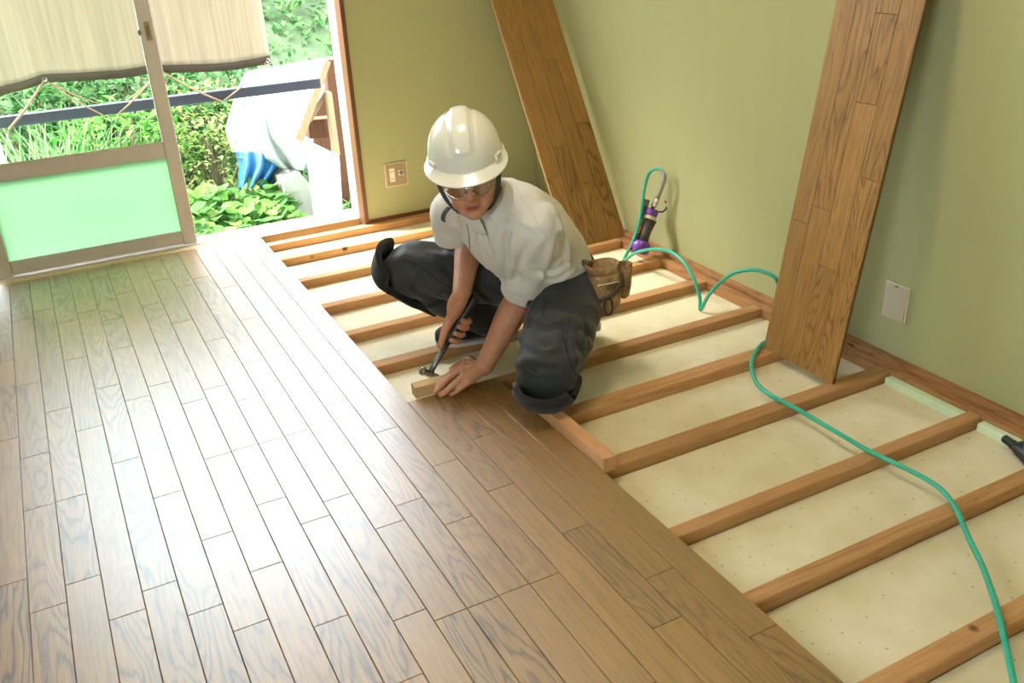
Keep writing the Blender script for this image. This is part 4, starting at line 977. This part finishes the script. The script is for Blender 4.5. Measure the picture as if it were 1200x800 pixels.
# rim with gutter and the front visor
m = MB(); rs3 = []
for k in range(96):
    a = 2*math.pi*k/96; f = max(0, math.sin(a)); ex = .008+.032*f**.9; dr = -.004-.007*f**1.1
    ca1, sa1 = math.cos(a), math.sin(a); iw, idp = Hw-.001, Hd-.001
    nrm_ = V((ca1, sa1, 0))
    pin = V((iw*ca1, idp*sa1-.006, z0+.010)); pin2 = V((iw*ca1, idp*sa1-.006, z0-.004)); po = V(((iw+ex)*ca1, (idp+ex)*sa1-.006, z0+dr+.004)); po2 = V(((iw+ex)*ca1, (idp+ex)*sa1-.006, z0+dr))
    pm = pin.lerp(po, .35)+V((0, 0, -.004))
    rs3.append([hl(*p) for p in (pin, pm, po, po2, pin2)])
o = m.rings(rs3, False, loop=True).build('brim', 'helmet_white', smooth=True, bevel=.001); attach(hat, o)
for sx in (-1, 1):
    a = R(90)+sx*R(-58); p = V((Hw*math.cos(a)*1.03, Hd*math.sin(a)*1.03-.006, z0+.020)); nn = V((math.cos(a)/Hw, math.sin(a)/Hd, .8)).normalized(); tt = V((-nn.y, nn.x, 0)).normalized(); uu = nn.cross(tt)
    Mx = MH @ Matrix.Translation(p) @ Matrix((tt, nn, uu)).transposed().to_4x4()
    attach(hat, MB().box((-.015, -.004, -.007), (.015, .004, .007), Mx).build('accessory_slot', 'helmet_white', bevel=.002))
# chin strap on both sides
for sx in (-1, 1):
    P_ = catmull([(sx*.090, .045, .034), (sx*.083, .045, .0), (sx*.076, .045, -.04), (sx*.064, .040, -.078), (sx*.050, .030, -.108)] if sx < 0 else [(sx*.090, .030, .034), (sx*.084, .028, .0), (sx*.077, .030, -.04), (sx*.066, .032, -.08), (sx*.050, .030, -.108)], 5)
    attach(hat, MB().tube([hl(*p) for p in P_], .0100, 8, flat=.16, side=M3 @ V((-sx*.75, .65, 0))).build('chin_strap', 'strap_grey'))
attach(hat, MB().tube([hl(*p) for p in catmull([(-.050, .030, -.108), (-.02, .030, -.124), (.02, .030, -.124), (.050, .030, -.108)], 5)], .0085, 8, flat=.2, side=M3 @ V((0, 1, 0))).build('chin_strap', 'strap_grey'))
attach(hat, MB().tube([hl(*p) for p in catmull([(-.066, .048, -.082), (-.078, .060, -.088), (-.086, .066, -.100), (-.088, .064, -.114)], 4)], .0085, 8, flat=.2, side=M3 @ V((.7, .7, 0))).build('strap_end', 'strap_grey'))

# ------------------------------------------------------------------ safety glasses (head frame)
gls = empty('safety_glasses', hl(0, .1, .005), 'smoky wraparound safety glasses on the worker face', 'glasses')
def gy(x): return .1135-5.2*x*x
for sx in (-1, 1):
    m = MB(); X = np.linspace(.007, .069, 14); top_ = []; bot_ = []
    for x in X:
        u = (x-.007)/.062; top_.append(V((sx*x, gy(x)-.002, .021-.004*u))); bot_.append(V((sx*x, gy(x), -.002-.026*math.sin(math.pi*min(1, u*.86+.10))**.8+.004*u)))
    nz_ = 5; vs = [hl(*t.lerp(b, j/nz_)) for j in range(nz_+1) for t, b in zip(top_, bot_)]
    n = len(X); m.add(vs, [(j*n+i, j*n+i+1, (j+1)*n+i+1, (j+1)*n+i) for j in range(nz_) for i in range(n-1)])
    attach(gls, m.build('lens', 'smoky_lens', smooth=True))
    attach(gls, MB().tube([hl(*p) for p in bot_], .0021, 8).build('lower_rim', 'silver', smooth=True), MB().tube([hl(p.x, p.y+.001, p.z) for p in top_], .0030, 8).build('upper_rim', 'lens_frame', smooth=True))
    attach(gls, MB().tube([hl(*p) for p in catmull([(sx*.069, gy(.069), .014), (sx*.077, .05, .013), (sx*.079, .0, .010), (sx*.078, -.02, .0)], 4)], .0030, 8).build('temple', 'lens_frame', smooth=True))
attach(gls, MB().tube([hl(-.012, .1135, .010), hl(-.006, .116, .004), hl(0, .1165, .006), hl(.006, .116, .004), hl(.012, .1135, .010)], .0028, 8).build('bridge', 'silver', smooth=True))
for sx in (-1, 1): attach(gls, MB().tube([hl(sx*.007, .114, .004), hl(sx*.012, .108, -.012)], .0026, 8).build('nose_pad', 'silver', smooth=True))

# ------------------------------------------------------------------ leather tool pouch on the hip
pn = V((.0, -1, 0)); pw = V((1, .0, 0)); pu = V((-.10, .0, 1)).normalized()
pc0 = atz(712, 336, .275)
pouch = empty('tool_pouch', pc0-V((0, 0, .09)), 'worn brown leather tool pouch hanging on the worker belt', 'tool pouch')
MP = Matrix.Translation(pc0) @ Matrix((pw, pn, pu)).transposed().to_4x4()
def pl_(x, y, z): return MP @ V((x, y, z))
def pocket(name, cx, cy, prof_, mat='worn_leather', wall=.004):
    rs_ = []
    for z, w_, d_, sh_ in prof_: rs_.append([pl_(cx+sh_+w_*math.copysign(abs(math.cos(a))**.75, math.cos(a)), cy+d_*math.copysign(abs(math.sin(a))**.75, math.sin(a)), z) for a in np.linspace(0, 2*math.pi, 29)[:-1]])
    inner = []
    z, w_, d_, sh_ = prof_[-1]
    for dz in (0, -.03): inner.append([pl_(cx+sh_+(w_-wall)*math.copysign(abs(math.cos(a))**.75, math.cos(a)), cy+(d_-wall)*math.copysign(abs(math.sin(a))**.75, math.sin(a)), z+dz) for a in np.linspace(0, 2*math.pi, 29)[:-1]])
    o = MB().rings(rs_+inner).build(name, mat, smooth=True); attach(pouch, o); return o
pocket('main_pocket', -.008, 0, [(-.092, .012, .012, 0), (-.088, .028, .022, 0), (-.065, .041, .030, 0), (-.02, .048, .034, 0), (.03, .049, .034, 0), (.052, .050, .035, 0)])
pocket('top_pocket', -.010, -.004, [(.030, .046, .030, 0), (.060, .050, .036, 0), (.082, .054, .038, 0)])
pocket('side_pocket', .058, -.004, [(-.052, .008, .008, 0), (-.044, .018, .014, 0), (-.01, .023, .020, .003), (.035, .025, .022, .007), (.064, .026, .023, .010)])
attach(pouch, MB().tube([pl_(*p) for p in catmull([(-.055, .036, -.022), (-.02, .044, -.012), (.015, .044, .012), (.028, .042, .028)], 5)], .009, 8, flat=.35, side=pu).build('strap', 'leather_dark', smooth=True))
attach(pouch, MB().tube([pl_(*p) for p in ((.028, .043, .055), (.030, .043, .03), (.031, .042, .004))], .006, 8, flat=.4, side=pw).build('rivet_strap', 'leather_dark', smooth=True))
attach(pouch, MB().tube([pl_(-.030+.015*math.cos(a), .044, -.045+.028*math.sin(a)) for a in np.linspace(0, 2*math.pi, 25)[:-1]], .003, 8, loop=True).build('clip_ring', 'rubber_black', smooth=True))
attach(pouch, MB().tube([pl_(-.056, .036, .030), pl_(-.02, .039, .028), pl_(.02, .040, .029)], .0022, 6).build('stitching', 'plate_rim', smooth=True))
attach(pouch, MB().tube([pl_(-.040, -.01, .078), pl_(-.055, -.02, .084), pl_(-.065, -.03, .086)], .012, 8, flat=.4, side=pu).build('belt_loop', 'leather_dark', smooth=True))
